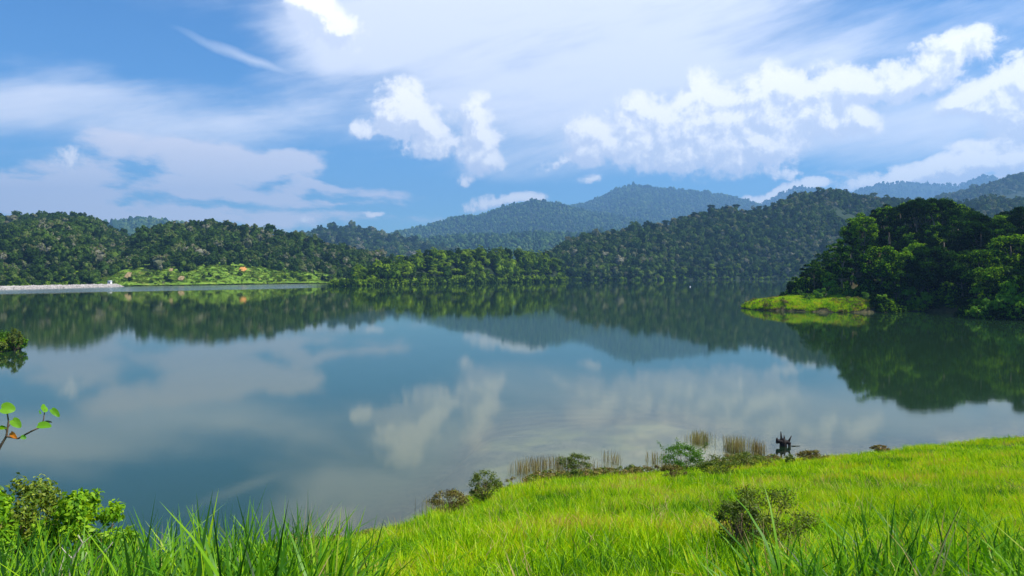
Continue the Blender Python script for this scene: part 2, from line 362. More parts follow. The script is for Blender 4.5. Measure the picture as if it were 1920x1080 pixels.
murk = n.m('SUBTRACT', 1.0, n.m('POWER', 2.718, n.m('MULTIPLY', n.m('MAXIMUM', dp, 0.0), -1.1)))
lw = n.node('ShaderNodeFresnel', {'IOR': 1.333})
# ripples: glassy with wind-ruffled lanes under the far banks
xr = n.m('DIVIDE', sp.outputs[0], sp.outputs[1])
lane = n.m('MULTIPLY', n.rng(n.m('ADD', n.m('MULTIPLY_ADD', sp.outputs[0], -1.2, sp.outputs[1]), n.m('MULTIPLY', n.noise(ps, .012, 3, .6).outputs[0], 90.0)), 790, 840), n.rng(xr, -.27, -.21, 1, 0))
lane2 = n.m('MULTIPLY', n.m('MULTIPLY', n.rng(sp.outputs[1], 1050, 1110), n.rng(sp.outputs[0], 40, 70)), n.rng(n.noise(ps, .011, 2, .5).outputs[0], .42, .58, 0, .55))
lane = n.m('MAXIMUM', lane, lane2)
nf = n.noise(n.v('MULTIPLY', ps, (1, 1.6, 1)), 2.2, 5, .6)
nl = n.noise(n.v('MULTIPLY', ps, (1, 2.0, 1)), .35, 3, .5)
calm = n.rng(n.noise(ps, .018, 3, .5).outputs[0], .35, .7, .35, 1.0)
amp = n.m('MULTIPLY_ADD', lane, 1.2, n.m('MULTIPLY', calm, .10))
b1 = n.node('ShaderNodeBump', {'Height': nf.outputs[0], 'Strength': n.m('MULTIPLY', amp, .28), 'Distance': .05})
b2 = n.node('ShaderNodeBump', {'Height': nl.outputs[0], 'Strength': n.m('MULTIPLY', amp, .22), 'Distance': .12, 'Normal': b1.outputs[0]})
gl = n.node('ShaderNodeBsdfGlossy', {'Color': (.97, .98, .87), 'Roughness': n.m('MULTIPLY_ADD', lane, .16, .03), 'Normal': b2.outputs[0]})
df = n.node('ShaderNodeBsdfDiffuse', {'Color': (.015, .038, .016)})
tr = n.node('ShaderNodeBsdfTransparent', {'Color': (.86, .95, .88)})
body = n.node('ShaderNodeMixShader', {0: murk, 1: tr.outputs[0], 2: df.outputs[0]})
fr = n.m('MULTIPLY_ADD', lw.outputs[0], .95, .05)
out(n, n.node('ShaderNodeMixShader', {0: fr, 1: body.outputs[0], 2: gl.outputs[0]}).outputs[0])
wo = tag(link('lake_water', me, None, m), 'calm lake mirroring hills and clouds', None, None, 'structure')

# ------------------------------------------------------------------ hills
def prof(pts):
    a = np.array(pts, float); return a[:, 0], a[:, 1:]
M['hill'] = plain('hill_soil', (.010, .022, .005), (.022, .042, .010), .02, bump=.2, dist=4)
HILLS = {}
def hill(name, label, crest, shore, tree_h, back=200, nv=90, gully=.10, step=7, power=.85, seed=0, label_kind='structure', mat_=None):
    """crest: (px, py, depth) of the skyline; shore: (px, depth) of the foot."""
    cx, cv = prof(crest); sx_, sv = prof(shore)
    px = np.arange(cx[0], cx[-1] + 1, step); 
    def surf(pxx, v):               # v 0..1 foot to crest, 1..2 crest to back
        pxx, v = np.broadcast_arrays(np.asarray(pxx, float), np.asarray(v, float))
        Dc = np.interp(pxx, cx, cv[:, 1]); py = np.interp(pxx, cx, cv[:, 0]); Ds = np.interp(pxx, sx_, sv[:, 0])
        Hc = EYE + (HZ - py) / F * Dc - tree_h
        D = np.where(v <= 1, Ds + (Dc - Ds) * v, Dc + back * (v - 1))
        Xw = (pxx - 960) / F * D; Yw = D
        f = np.where(v <= 1, np.power(np.clip(v, 0, 1), power), 1 - sstep(0, 1, v - 1) * 1.0)
        L = max(60., (Dc.mean() - Ds.mean()) * .45)
        gn = fbm(Xw, Yw * .5, L, 4, seed) * gully * Hc * np.sin(np.clip(v, 0, 1) * math.pi) ** .8 * 1.5
        z = np.maximum(Hc, 0) * f + gn - 2.0 * (1 - np.clip(v * 6, 0, 1)) - (v > 1) * (v - 1) * 8
        # keep the skyline: nothing in front of the crest may rise over the line of sight to it
        lim = EYE + (Hc - EYE) / Dc * D - 1.0 * np.sin(np.clip(v, 0, 1) * math.pi) * 6
        z = np.where(v < 1, np.minimum(z, np.maximum(lim, Hc * f * .6)), z)
        return Xw, Yw, z
    V = np.concatenate([np.linspace(0, 1, nv), np.linspace(1, 2, 9)[1:]])
    PX, VV = np.meshgrid(px, V)
    o = tag(link(name, grid_mesh(name, *surf(PX, VV)), None, mat_ or M['hill']), label, None, None, label_kind)
    HILLS[label] = dict(surf=surf, px=(cx[0], cx[-1]), Dc=cv[:, 1].mean(), Ds=sv[:, 0].mean(), crest=(cx, cv), shore=(sx_, sv))
    return HILLS[label]

hL = hill('hill', 'wooded hill rising behind the stone dam on the far left',
     [(-420, 420, 1150), (-200, 392, 1150), (-60, 405, 1150), (0, 402, 1150), (60, 396, 1150), (130, 394, 1150), (175, 402, 1150), (212, 424, 1120), (235, 440, 1100), (260, 452, 1080), (330, 470, 1000), (400, 500, 950), (440, 512, 940)],
     [(-420, 640), (0, 625), (160, 655), (205, 790), (440, 900)], 15, 250, seed=100, gully=.13, power=.8)
hM = hill('hill', 'dark wooded hill with a rounded top above the green clearing',
     [(130, 512, 820), (165, 490, 860), (205, 466, 930), (240, 440, 960), (275, 422, 970), (300, 415, 980), (360, 409, 1000), (400, 403, 1000), (450, 413, 1010), (500, 424, 1020), (560, 432, 1040), (610, 445, 1060), (680, 462, 1080), (760, 485, 1100), (800, 505, 1100)],
     [(130, 628), (205, 646), (300, 690), (400, 722), (630, 850), (800, 900)], 15, 220, seed=130, gully=.13)
hC = hill('hill', 'low wooded bank in the middle of the far shore',
     [(618, 532, 715), (640, 520, 725), (665, 497, 740), (700, 484, 760), (760, 468, 800), (850, 457, 850), (930, 456, 900), (1000, 460, 940), (1040, 476, 980), (1056, 500, 990), (1070, 528, 1000)],
     [(618, 672), (650, 676), (700, 690), (800, 790), (1035, 945), (1070, 975)], 17, 150, seed=160, gully=.05, power=.6)
hB = hill('hill', 'long wooded ridge climbing to the right behind the headland',
     [(985, 505, 1350), (1030, 465, 1380), (1060, 447, 1400), (1110, 432, 1420), (1200, 424, 1450), (1250, 415, 1480), (1290, 398, 1520), (1345, 384, 1560), (1430, 387, 1600), (1480, 364, 1650), (1530, 352, 1680), (1570, 350, 1680), (1640, 364, 1700), (1720, 372, 1700), (1800, 375, 1700), (1860, 362, 1700), (1920, 370, 1700), (2100, 390, 1700), (2400, 440, 1700)],
     [(985, 1150), (1200, 1150), (1450, 1300), (2400, 1200)], 16, 300, seed=190, gully=.12, power=.75)
hI = hill('hill', 'green mountain shoulder at the right edge behind the ridge',
     [(1560, 450, 3510), (1680, 400, 3510), (1760, 365, 3577), (1810, 356, 3645), (1860, 340, 3712), (1900, 325, 3780), (1930, 321, 3780), (2050, 330, 3780), (2300, 360, 3780), (2500, 430, 3780)],
     [(1560, 2800), (2500, 2800)], 18, 300, seed=220, gully=.1)
hF = hill('hill', 'blue green ridge between the left hills and the mountain',
     [(520, 470, 2800), (570, 437, 2870), (600, 430, 2870), (650, 427, 2870), (700, 431, 2870), (740, 441, 2870), (790, 455, 2870), (850, 470, 2870), (930, 500, 2870)],
     [(520, 2000), (930, 2000)], 18, 300, seed=250, gully=.1)
hG2 = hill('hill', 'lower spur in front of the blue mountain',
     [(700, 480, 3510), (760, 450, 3575), (850, 440, 3640), (950, 438, 3705), (1010, 432, 3770), (1080, 438, 3770), (1160, 430, 3770), (1300, 440, 3770), (1450, 470, 3770)],
     [(700, 2700), (1450, 2700)], 20, 300, seed=280, gully=.1)
hG1 = hill('hill', 'nearer blue mountain with a rounded shoulder in the middle',
     [(640, 470, 5824), (720, 440, 5824), (760, 431, 5824), (800, 422, 5907), (850, 406, 5990), (900, 402, 5990), (950, 384, 6073), (1000, 374, 6156), (1050, 379, 6156), (1090, 392, 6156), (1150, 402, 6156), (1250, 420, 6156), (1400, 450, 6156)],
     [(640, 4300), (1400, 4300)], 20, 500, seed=310, gully=.13)
hG = hill('hill', 'highest blue mountain with its peak right of centre',
     [(900, 430, 8491), (1000, 400, 8491), (1080, 384, 8491), (1110, 376, 8491), (1150, 356, 8491), (1180, 347, 8491), (1200, 346, 8491), (1250, 353, 8491), (1320, 359, 8491), (1370, 367, 8491), (1420, 382, 8491), (1500, 400, 8491), (1620, 440, 8491)],
     [(900, 6000), (1620, 6000)], 22, 700, seed=340, gully=.13)
hH = hill('hill', 'hazy blue mountains on the horizon behind the right ridge',
     [(1330, 420, 10312), (1400, 390, 10312), (1440, 375, 10312), (1470, 358, 10312), (1500, 350, 10312), (1530, 352, 10312), (1570, 366, 10312), (1600, 360, 10468), (1640, 346, 10468), (1690, 340, 10468), (1740, 344, 10468), (1800, 346, 10468), (1825, 335, 10468), (1855, 329, 10468), (1890, 338, 10468), (2000, 350, 10468), (2300, 360, 10468), (2600, 420, 10468)],
     [(1330, 8600), (2600, 8600)], 22, 900, seed=370, gully=.1)
hJ = hill('hill', 'small blue hilltop showing between the two left hills',
     [(-500, 430, 4680), (0, 430, 4680), (180, 425, 4680), (225, 414, 4680), (262, 410, 4680), (300, 412, 4680), (350, 425, 4680), (450, 430, 4680), (600, 445, 4680), (760, 460, 4680)],
     [(-500, 3600), (760, 3600)], 20, 500, seed=400, gully=.08)

# ------------------------------------------------------------------ tree crowns
def crown_arrays(w_, h, lobes, per, leaf, flat=.0, seed=0, core=True, shape='round'):
    """lobed crown: leaves on the shells of many small clumps spread through the crown's volume; base at z=0"""
    global rng
    r_ = np.random.default_rng(seed)
    cen = []; rad = []
    while len(cen) < lobes:
        p = r_.uniform(-1, 1, 3)
        if np.linalg.norm(p) > 1: continue
        if shape == 'cone' and np.hypot(p[0], p[1]) > .75 * (1 - p[2]) / 2 + .25: continue
        if shape == 'umbrella' and (p[2] < .1 and np.hypot(p[0], p[1]) > .5): continue
        q = p * (1 - .0 * 1) ; L = np.linalg.norm(q); q = q / (L + 1e-6) * (L ** .45) * .80
        cen.append((q[0] * w_ / 2, q[1] * w_ / 2, h * .5 + q[2] * h / 2)); rad.append(r_.uniform(.7, 1.25))
    cen = np.array(cen); rad = np.array(rad) * w_ * .15 * (12 / max(lobes, 6)) ** .25
    d = unit(r_.normal(size=(lobes * per, 3))); d[:, 2] = np.where(d[:, 2] < -.3, -d[:, 2], d[:, 2])
    ci = np.repeat(np.arange(lobes), per)
    sh = r_.uniform(.62, 1.12, (lobes * per, 1))
    P_ = cen[ci] + d * rad[ci][:, None] * sh * np.array([1.15, 1.15, .85])
    nn = unit(d * 1.0 + r_.normal(size=d.shape) * .38 + np.array([0, 0, .25]))
    sv = rng; rng = r_
    V, Q = leaves_arrays(P_, nn, np.full(len(P_), leaf), .62); rng = sv
    return V, Q, cen, rad
def crown_mesh(name, *a, **k):
    V, Q, _, _ = crown_arrays(*a, **k); return raw_mesh(name, V, Q)
def lump(name, w_, h, seed, sub=2):
    """low far crown: an uneven lobed lump of leaf-clump faces, triangles"""
    import bmesh
    r_ = np.random.default_rng(seed); bm = bmesh.new(); bmesh.ops.create_icosphere(bm, subdivisions=sub, radius=1)
    ks = r_.normal(size=(7, 3)); ks /= np.linalg.norm(ks, axis=1)[:, None]
    for v in bm.verts:
        d = np.array(v.co); b = max(0, (ks @ d).max()) ** 6; s = .70 + .36 * b + r_.uniform(-.10, .12)
        v.co = Vector((d[0] * s * w_ / 2, d[1] * s * w_ / 2, h * .5 + d[2] * s * h / 2))
    me = bpy.data.meshes.new(name); bm.to_mesh(me); bm.free(); return me
def proto_collection(name, meshes, mat_):
    col_ = bpy.data.collections.new(name)
    for i, me in enumerate(meshes):
        if not len(me.materials): me.materials.append(mat_)
        o = bpy.data.objects.new('%s_%02d' % (name, i), me); col_.objects.link(o)
    return col_
def scatter(name, label, pts, scl, col_, idx=None, tilt=0.0, rot=None, stretch=None, parent=None, cat=None, part=False):
    pts = np.asarray(pts, np.float32); m_ = len(pts)
    me = bpy.data.meshes.new(name); me.vertices.add(m_); me.vertices.foreach_set('co', pts.ravel())
    if rot is None: rot = np.stack([rng.normal(size=m_) * tilt, rng.normal(size=m_) * tilt, rng.uniform(0, 6.283, m_)], 1)
    scl = np.asarray(scl, float)
    if scl.ndim == 1: scl = np.stack([scl, scl, scl * (stretch if stretch is not None else 1)], 1)
    a = me.attributes.new('rot', 'FLOAT_VECTOR', 'POINT'); a.data.foreach_set('vector', rot.astype(np.float32).ravel())
    a = me.attributes.new('scl', 'FLOAT_VECTOR', 'POINT'); a.data.foreach_set('vector', scl.astype(np.float32).ravel())
    a = me.attributes.new('idx', 'INT', 'POINT'); a.data.foreach_set('value', (rng.integers(0, len(col_.objects), m_) if idx is None else idx).astype(np.int32))
    o = link(name, me, parent)
    g = bpy.data.node_groups.new('scatter_' + name, 'GeometryNodeTree')
    g.interface.new_socket('Geometry', in_out='INPUT', socket_type='NodeSocketGeometry')
    g.interface.new_socket('Geometry', in_out='OUTPUT', socket_type='NodeSocketGeometry')
    N = g.nodes; L = g.links; gi = N.new('NodeGroupInput'); go = N.new('NodeGroupOutput')
    ci = N.new('GeometryNodeCollectionInfo'); ci.inputs['Collection'].default_value = col_
    ci.inputs['Separate Children'].default_value = True; ci.inputs['Reset Children'].default_value = True
    ip = N.new('GeometryNodeInstanceOnPoints'); ip.inputs['Pick Instance'].default_value = True
    def na(nm, ty):
        q = N.new('GeometryNodeInputNamedAttribute'); q.data_type = ty; q.inputs['Name'].default_value = nm; return q.outputs[0]
    L.new(gi.outputs[0], ip.inputs['Points']); L.new(ci.outputs[0], ip.inputs['Instance'])
    L.new(na('idx', 'INT'), ip.inputs['Instance Index'])
    e2r = N.new('FunctionNodeEulerToRotation'); L.new(na('rot', 'FLOAT_VECTOR'), e2r.inputs[0]); L.new(e2r.outputs[0], ip.inputs['Rotation'])
    L.new(na('scl', 'FLOAT_VECTOR'), ip.inputs['Scale']); L.new(ip.outputs[0], go.inputs[0])
    md = o.modifiers.new('scatter', 'NODES'); md.node_group = g
    tag(o, None if part else label, cat, None, 'stuff'); return o

MID = [crown_mesh('mid_crown', 11, 11, 16, 26, .85, seed=500 + i, shape=['round', 'round', 'umbrella', 'cone', 'round', 'umbrella'][i]) for i in range(6)]
def with_core(me, w_, h, seed):
    """leaf crown with a lumpy inner mass of the same foliage, so that far crowns are not see-through"""
    import bmesh
    bm = bmesh.new(); bm.from_mesh(me); l = lump('tmp', w_ * .82, h * .82, seed, 2)
    k0 = len(bm.verts); bm.from_mesh(l); bm.verts.ensure_lookup_table()
    for v in bm.verts[k0:]: v.co.z += h * .07
    bm.to_mesh(me); bm.free(); bpy.data.meshes.remove(l); return me
MIDC = proto_collection('mid_crown', [with_core(m_, 11, 11, 900 + i) for i, m_ in enumerate(MID)], M['forest'])
FAR = [lump('far_crown', 14, 15, 700 + i, 2) for i in range(5)]
FARC = proto_collection('far_crown', FAR, M['far_forest'])

def forest_points(h, step_m, vmax=1.12, vmin=0.02, lo=None, hi=None):
    """jittered sampling of a hill's surface, denser where the surface is wider"""
    a, b = h['px']; vmin = 0.0 if vmin == .02 else vmin; a = max(a, -180 if lo is None else lo); b = min(b, 2110 if hi is None else hi)
    W_ = (b - a) / F * (h['Dc'] + h['Ds']) / 2; Lh = (h['Dc'] - h['Ds'])
    cnt = int(W_ * Lh * 1.1 / step_m ** 2)
    px = rng.uniform(a, b, int(cnt * 1.4)); v = rng.uniform(vmin, vmax, int(cnt * 1.4))
    D = h['Ds'] + (h['Dc'] - h['Ds']) * v
    keep = rng.random(len(px)) < D / (h['Dc'] * 1.12)
    if h is hM:      # leave the clearing open, with a ragged edge
        edge_ = np.interp(px, [150, 176, 185, 260, 300, 380, 440, 500, 560, 625, 650], [0, .05, .17, .19, .13, .13, .19, .20, .15, .13, 0]) + fbm(px, v * 0, 18, 3, 5) * .045
        keep &= v > edge_
    x, y, z = h['surf'](px[keep], v[keep]); ok = z > .3
    return np.stack([x, y, z], 1)[ok], px[keep][ok], v[keep][ok]
def wood(label, h, step, col_, s0, s1, sink, **k):
    P_, px, v = forest_points(h, step, **k)
    clump = 1 + .35 * fbm(P_[:, 0], P_[:, 1], 45, 3, 380)
    s = (s0 + (s1 - s0) * rng.random(len(P_)) ** 1.5) * np.where(rng.random(len(P_)) < .05, 1.5, 1) * clump
    st = rng.uniform(.8, 1.5, len(P_))
    P_[:, 2] += sink - .5
    return scatter('forest', label, P_, s, col_, stretch=st)
wood('dense forest covering the hill behind the dam', hL, 6.3, MIDC, .48, .95, 2)
wood('dense forest covering the hill above the clearing', hM, 6.3, MIDC, .48, .95, 2)
wood('hazy forest on the ridge before the mountain', hF, 15, MIDC, 1.1, 1.9, 2)
wood('hazy forest on the shoulder at the right edge', hI, 12.5, MIDC, .9, 1.6, 2)
wood('forest on the spur below the blue mountain', hG2, 17, FARC, .8, 1.4, 2, lo=690, hi=1300)
wood('forest over the nearer blue mountain', hG1, 20, FARC, .8, 1.5, 2, lo=690, hi=1350)
wood('forest over the highest blue mountain', hG, 29, FARC, 1.1, 2.1, 2, lo=950, hi=1560)
wood('forest over the horizon mountains', hH, 42, FARC, 1.4, 2.5, 2, lo=1350, hi=2050)
wood('forest over the small blue hilltop', hJ, 18, FARC, 1, 1.7, 2, lo=180, hi=360, vmin=.5)

# ------------------------------------------------------------------ individual trees
def trunk_mesh(name, h, w_, lobes, seed, r0=.28):
    r_ = np.random.default_rng(seed); t = Tris()
    k = 6; pts = [(0, 0, -2.0)] + [(math.sin(i * 1.3 + seed) * .12 * i * .5, math.cos(i * 1.1 + seed) * .1 * i * .5, h * i / k) for i in range(k + 1)]
    t.tube(pts, np.linspace(r0, r0 * .35, len(pts)), 7)
    for c in lobes:
        b = np.array(pts[3]) * .5 + np.array(pts[4]) * .5 if r_.random() < .5 else np.array(pts[5])
        e = np.array(c); mid = (b + e) / 2 + np.array([0, 0, -.12 * np.linalg.norm(e - b)])
        t.tube([b, mid, e], [r0 * .34, r0 * .22, r0 * .07], 5)
    return t.mesh(name)
KINDS = []   # (name, crown mesh, trunk mesh, bare trunk height, words)
def kind(name, words, W_, H_, bare, lobes, per, leaf, shape, seed):
    V, Q, cen, rad = crown_arrays(W_, H_, lobes, per, leaf, seed=seed, shape=shape)
    V = V + np.array([0, 0, bare]); cen = cen + np.array([0, 0, bare])
    cm = raw_mesh('crown', V, Q)
    tm = trunk_mesh('trunk', bare + H_ * .62, W_, cen[:: max(1, len(cen) // 7)], seed)
    tm.materials.append(M['bark'])
    KINDS.append((name, cm, tm, bare + H_, words))
kind('broadleaf_tree', 'round-crowned broadleaf tree', 10, 9, 4, 34, 150, .27, 'round', 1)
kind('broadleaf_tree', 'wide dense broadleaf tree', 12, 9, 5, 42, 140, .28, 'round', 2)
kind('spreading_tree', 'flat-topped spreading tree', 13, 6.5, 9, 38, 130, .28, 'umbrella', 3)
kind('slender_tree', 'slender upright tree', 6, 12, 3, 28, 130, .25, 'cone', 4)
kind('broadleaf_tree', 'tall loose-crowned broadleaf tree', 9, 11, 6, 30, 150, .27, 'round', 5)
kind('slender_tree', 'narrow pointed tree', 5, 10, 2, 22, 130, .24, 'cone', 6)
MATCOPY = {}
def crown_for(k, mname):
    if (k, mname) not in MATCOPY:
        c = KINDS[k][1].copy(); c.materials.clear(); c.materials.append(M[mname]); MATCOPY[(k, mname)] = c
    return MATCOPY[(k, mname)]
def tree(k, x, y, z, s, mname, label, group, sz=1.0):
    nm, _, tm, H_, words = KINDS[k]
    r = empty(nm, (x, y, z), rng.uniform(0, 6.28)); r.scale = (s, s, s * sz)
    tag(r, label, 'tree', group)
    link('trunk', tm, r); link('crown', crown_for(k, mname), r)
    return r
ORD = ['first', 'second', 'third', 'fourth', 'fifth', 'sixth', 'seventh', 'eighth', 'ninth', 'tenth', 'eleventh', 'twelfth', 'thirteenth', 'fourteenth',
       'fifteenth', 'sixteenth', 'seventeenth', 'eighteenth', 'nineteenth', 'twentieth', 'twenty-first', 'twenty-second', 'twenty-third', 'twenty-fourth',
       'twenty-fifth', 'twenty-sixth', 'twenty-seventh', 'twenty-eighth', 'twenty-ninth', 'thirtieth']
# headland: dart-throwing
def darts(cand, dmin, limit):
    kept = []
    for c in cand:
        if all((c[0] - q[0]) ** 2 + (c[1] - q[1]) ** 2 > dmin * dmin for q in kept):
            kept.append(c)
            if len(kept) >= limit: break
    return kept
cand = []
while len(cand) < 2600:
    x, y = rng.uniform(96, 235), rng.uniform(176, 372)
    if x / y > .72: continue
    cand.append((x, y))
cx_ = np.array(cand); dd_ = psdf(cx_[:, 0], cx_[:, 1], HEAD); zz_ = head_z(cx_[:, 0], cx_[:, 1])
mainm = sstep(100, 112, cx_[:, 0] + (cx_[:, 1] - 270) * .10)
ok = (dd_ > 2.5) & (mainm > .25)
cand = [tuple(c) for c in np.column_stack([cx_, zz_, dd_])[ok]]
head_trees = darts(cand, 5.4, 118)
hpx = lambda c: 960 + c[0] / c[1] * F
def htop(c, H): return HZ - (c[2] + H - EYE) / c[1] * F
sky_t = [(1478, 505), (1500, 495), (1522, 480), (1548, 458), (1575, 430), (1600, 402), (1628, 388), (1655, 376), (1685, 368), (1718, 364), (1745, 362), (1775, 372), (1805, 384), (1835, 398), (1865, 398), (1895, 392), (1925, 380), (1960, 375), (2000, 370)]
SPX = np.array([a for a, b in sky_t]); SPY = np.array([b for a, b in sky_t])
rows = []
for c in head_trees:
    px = hpx(c); x, y, z, d = c
    edge = d < 9
    k = int(rng.choice([0, 1, 2, 4, 3, 5], p=[.24, .22, .1, .2, .14, .1])) if not edge else int(rng.choice([0, 1, 3, 5]))
    if k == 2 and px > 1780: k = 1
    if px < 1610: k = [3, 5, 4][k % 3]
    H = KINDS[k][3]
    limit_top = np.interp(px, SPX, SPY)                       # photo row the canopy may reach here
    Hmax = EYE + (HZ - limit_top) / F * y - z
    want = min(Hmax * rng.uniform(.84, 1.0), rng.uniform(16, 23) if not edge else rng.uniform(8, 14))
    if want < 4: continue
    rows.append((px, c, k, want / H, want, want / max(Hmax, 1)))
rows.sort(key=lambda t: t[0])
top_i = 0; wat_i = 0
for px, (x, y, z, d), k, s, want, rel in rows:
    words = KINDS[k][4]
    if rel > .93 and px < 1930 and y > 240:
        lab = '%s, %s along the headland skyline from its left end' % (words, ORD[min(top_i, 29)]); top_i += 1; grp = 'trees on the headland skyline'
    elif d < 9 and px < 1930 and y < 300:
        lab = '%s, %s along the headland waterside from the spit' % (words, ORD[min(wat_i, 29)]); wat_i += 1; grp = 'trees along the headland waterside'
    else:
        zone = 'above the grassy spit' if px < 1600 else 'left of the dark cove' if px < 1690 else 'over the dark cove' if px < 1800 else 'right of the dark cove' if px < 1880 else 'by the right edge'
        lab = '%s %s %s of headland wood %s' % ('big' if want > 19 else 'small', words, 'at front' if y < 255 else 'in middle' if y < 300 else 'at back', zone); grp = 'trees inside the headland wood'
    sxy = max(s, .5)
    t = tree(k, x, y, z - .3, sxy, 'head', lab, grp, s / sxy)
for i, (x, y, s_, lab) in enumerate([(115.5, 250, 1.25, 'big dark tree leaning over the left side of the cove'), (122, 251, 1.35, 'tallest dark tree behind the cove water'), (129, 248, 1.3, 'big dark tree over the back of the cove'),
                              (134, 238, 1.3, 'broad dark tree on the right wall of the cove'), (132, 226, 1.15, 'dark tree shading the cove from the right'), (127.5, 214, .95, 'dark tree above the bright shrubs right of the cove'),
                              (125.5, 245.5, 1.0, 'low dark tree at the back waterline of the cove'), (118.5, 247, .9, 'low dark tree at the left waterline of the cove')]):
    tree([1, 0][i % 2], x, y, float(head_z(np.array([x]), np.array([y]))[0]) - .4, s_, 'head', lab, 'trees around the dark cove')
# middle bank: front rows as single trees
def bank_tree(px, v, hh, k, s, lab, grp, mn):
    x, y, z = hh['surf'](px, v); return tree(k, float(x), float(y), float(z) - .5, s, mn, lab, grp)
i = 0
for px in np.arange(652, 1046, 13.5):
    k = int(rng.choice([0, 1, 4, 2])); 
    bank_tree(px + rng.uniform(-3, 3), rng.uniform(.03, .08), hC, k, rng.uniform(.55, .8) * (0.7 if px < 760 else 1), '%s, %s on the waterline from the middle bank tip' % (KINDS[k][4], ORD[min(i, 29)]), 'waterline trees of the middle bank', 'bank'); i += 1
i = 0
for px in np.arange(662, 1046, 14):
    k = int(rng.choice([1, 4, 0, 3]))
    bank_tree(px + rng.uniform(-4, 4), rng.uniform(.9, 1.02), hC, k, rng.uniform(.85, 1.15), '%s, %s on the top from the middle bank tip' % (KINDS[k][4], ORD[min(i, 29)]), 'skyline trees of the middle bank', 'bank'); i += 1
for j in range(48):
    px = rng.uniform(665, 1045); k = int(rng.choice([0, 1, 4, 3]))
    v_ = rng.uniform(.12, .75); zone = 'near its left tip' if px < 740 else 'left of its centre' if px < 850 else 'right of its centre' if px < 950 else 'near its right end'
    bank_tree(px, v_, hC, k, rng.uniform(.75, 1.1), '%s in %s of the middle bank %s' % (KINDS[k][4], 'lower half' if v_ < .43 else 'upper half', zone), 'trees within the middle bank wood', 'bank')
i = 0
for px in np.arange(1060, 1480, 17):
    k = int(rng.choice([0, 1, 4, 2]))
    bank_tree(px + rng.uniform(-5, 5), rng.uniform(.02, .07), hB, k, rng.uniform(.8, 1.2), '%s, %s at the ridge foot from the middle bank' % (KINDS[k][4], ORD[min(i, 29)]), 'waterline trees of the right ridge', 'bank'); i += 1
i = 0
for px in np.arange(1068, 1800, 26):
    k = int(rng.choice([2, 4, 1]))
    bank_tree(px + rng.uniform(-8, 8), rng.uniform(.97, 1.02), hB, k, rng.uniform(.95, 1.35), '%s, %s on the ridge skyline from its low end' % (KINDS[k][4], ORD[min(i, 29)]), 'skyline trees of the right ridge', 'forest'); i += 1

BANKC = bpy.data.collections.new('bank_crown')
for i, me in enumerate(MID):
    c = me.copy(); c.materials.clear(); c.materials.append(M['bank']); BANKC.objects.link(bpy.data.objects.new('bank_crown_%d' % i, c))
wood('forest filling the low middle bank', hC, 7.0, BANKC, .55, 1.0, 2)
wood('forest covering the long right ridge', hB, 7.4, MIDC, .50, 1.05, 2)
# a fringe of bushes hides the bare foot of every far shore
pts = []; 
for hh, a, b, n_ in ((hC, 622, 1060, 700), (hB, 1000, 2000, 1300), (hL, -100, 205, 500)):
    px = rng.uniform(a, b, n_); v = rng.uniform(.0, .07, n_); x, y, z = hh['surf'](px, v - .015 * (v < .02)); pts.append(np.stack([x, y, np.maximum(z, 0) - 1.6], 1))
pts = np.concatenate(pts)
scatter('undergrowth', 'bushes overhanging the far waterline', pts, rng.uniform(.25, .75, len(pts)), BANKC)

# ------------------------------------------------------------------ headland undergrowth and the grassy spit
HEADC = bpy.data.collections.new('headland_crown')
for i in range(5):
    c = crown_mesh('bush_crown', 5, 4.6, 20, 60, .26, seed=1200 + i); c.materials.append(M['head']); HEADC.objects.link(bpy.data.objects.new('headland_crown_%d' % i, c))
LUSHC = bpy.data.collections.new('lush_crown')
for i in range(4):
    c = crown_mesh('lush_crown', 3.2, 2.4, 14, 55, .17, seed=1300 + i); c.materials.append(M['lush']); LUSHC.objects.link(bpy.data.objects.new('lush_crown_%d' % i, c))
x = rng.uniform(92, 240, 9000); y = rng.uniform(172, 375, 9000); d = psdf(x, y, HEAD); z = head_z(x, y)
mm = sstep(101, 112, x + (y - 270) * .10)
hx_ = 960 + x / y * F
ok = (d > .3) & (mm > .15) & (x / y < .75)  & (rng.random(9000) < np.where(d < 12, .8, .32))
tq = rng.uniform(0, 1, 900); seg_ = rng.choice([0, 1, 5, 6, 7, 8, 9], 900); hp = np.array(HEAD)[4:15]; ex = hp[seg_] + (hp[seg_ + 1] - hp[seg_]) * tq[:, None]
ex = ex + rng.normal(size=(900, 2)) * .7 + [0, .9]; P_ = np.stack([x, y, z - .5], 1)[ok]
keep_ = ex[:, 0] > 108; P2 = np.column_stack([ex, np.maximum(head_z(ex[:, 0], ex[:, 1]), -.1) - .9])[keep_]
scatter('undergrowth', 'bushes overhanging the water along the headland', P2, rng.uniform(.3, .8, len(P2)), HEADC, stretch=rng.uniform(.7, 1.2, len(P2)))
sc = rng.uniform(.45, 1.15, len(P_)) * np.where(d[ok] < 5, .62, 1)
scatter('undergrowth', 'tangled undergrowth filling the headland slopes', P_, sc, HEADC, stretch=rng.uniform(.8, 1.7, len(P_)))
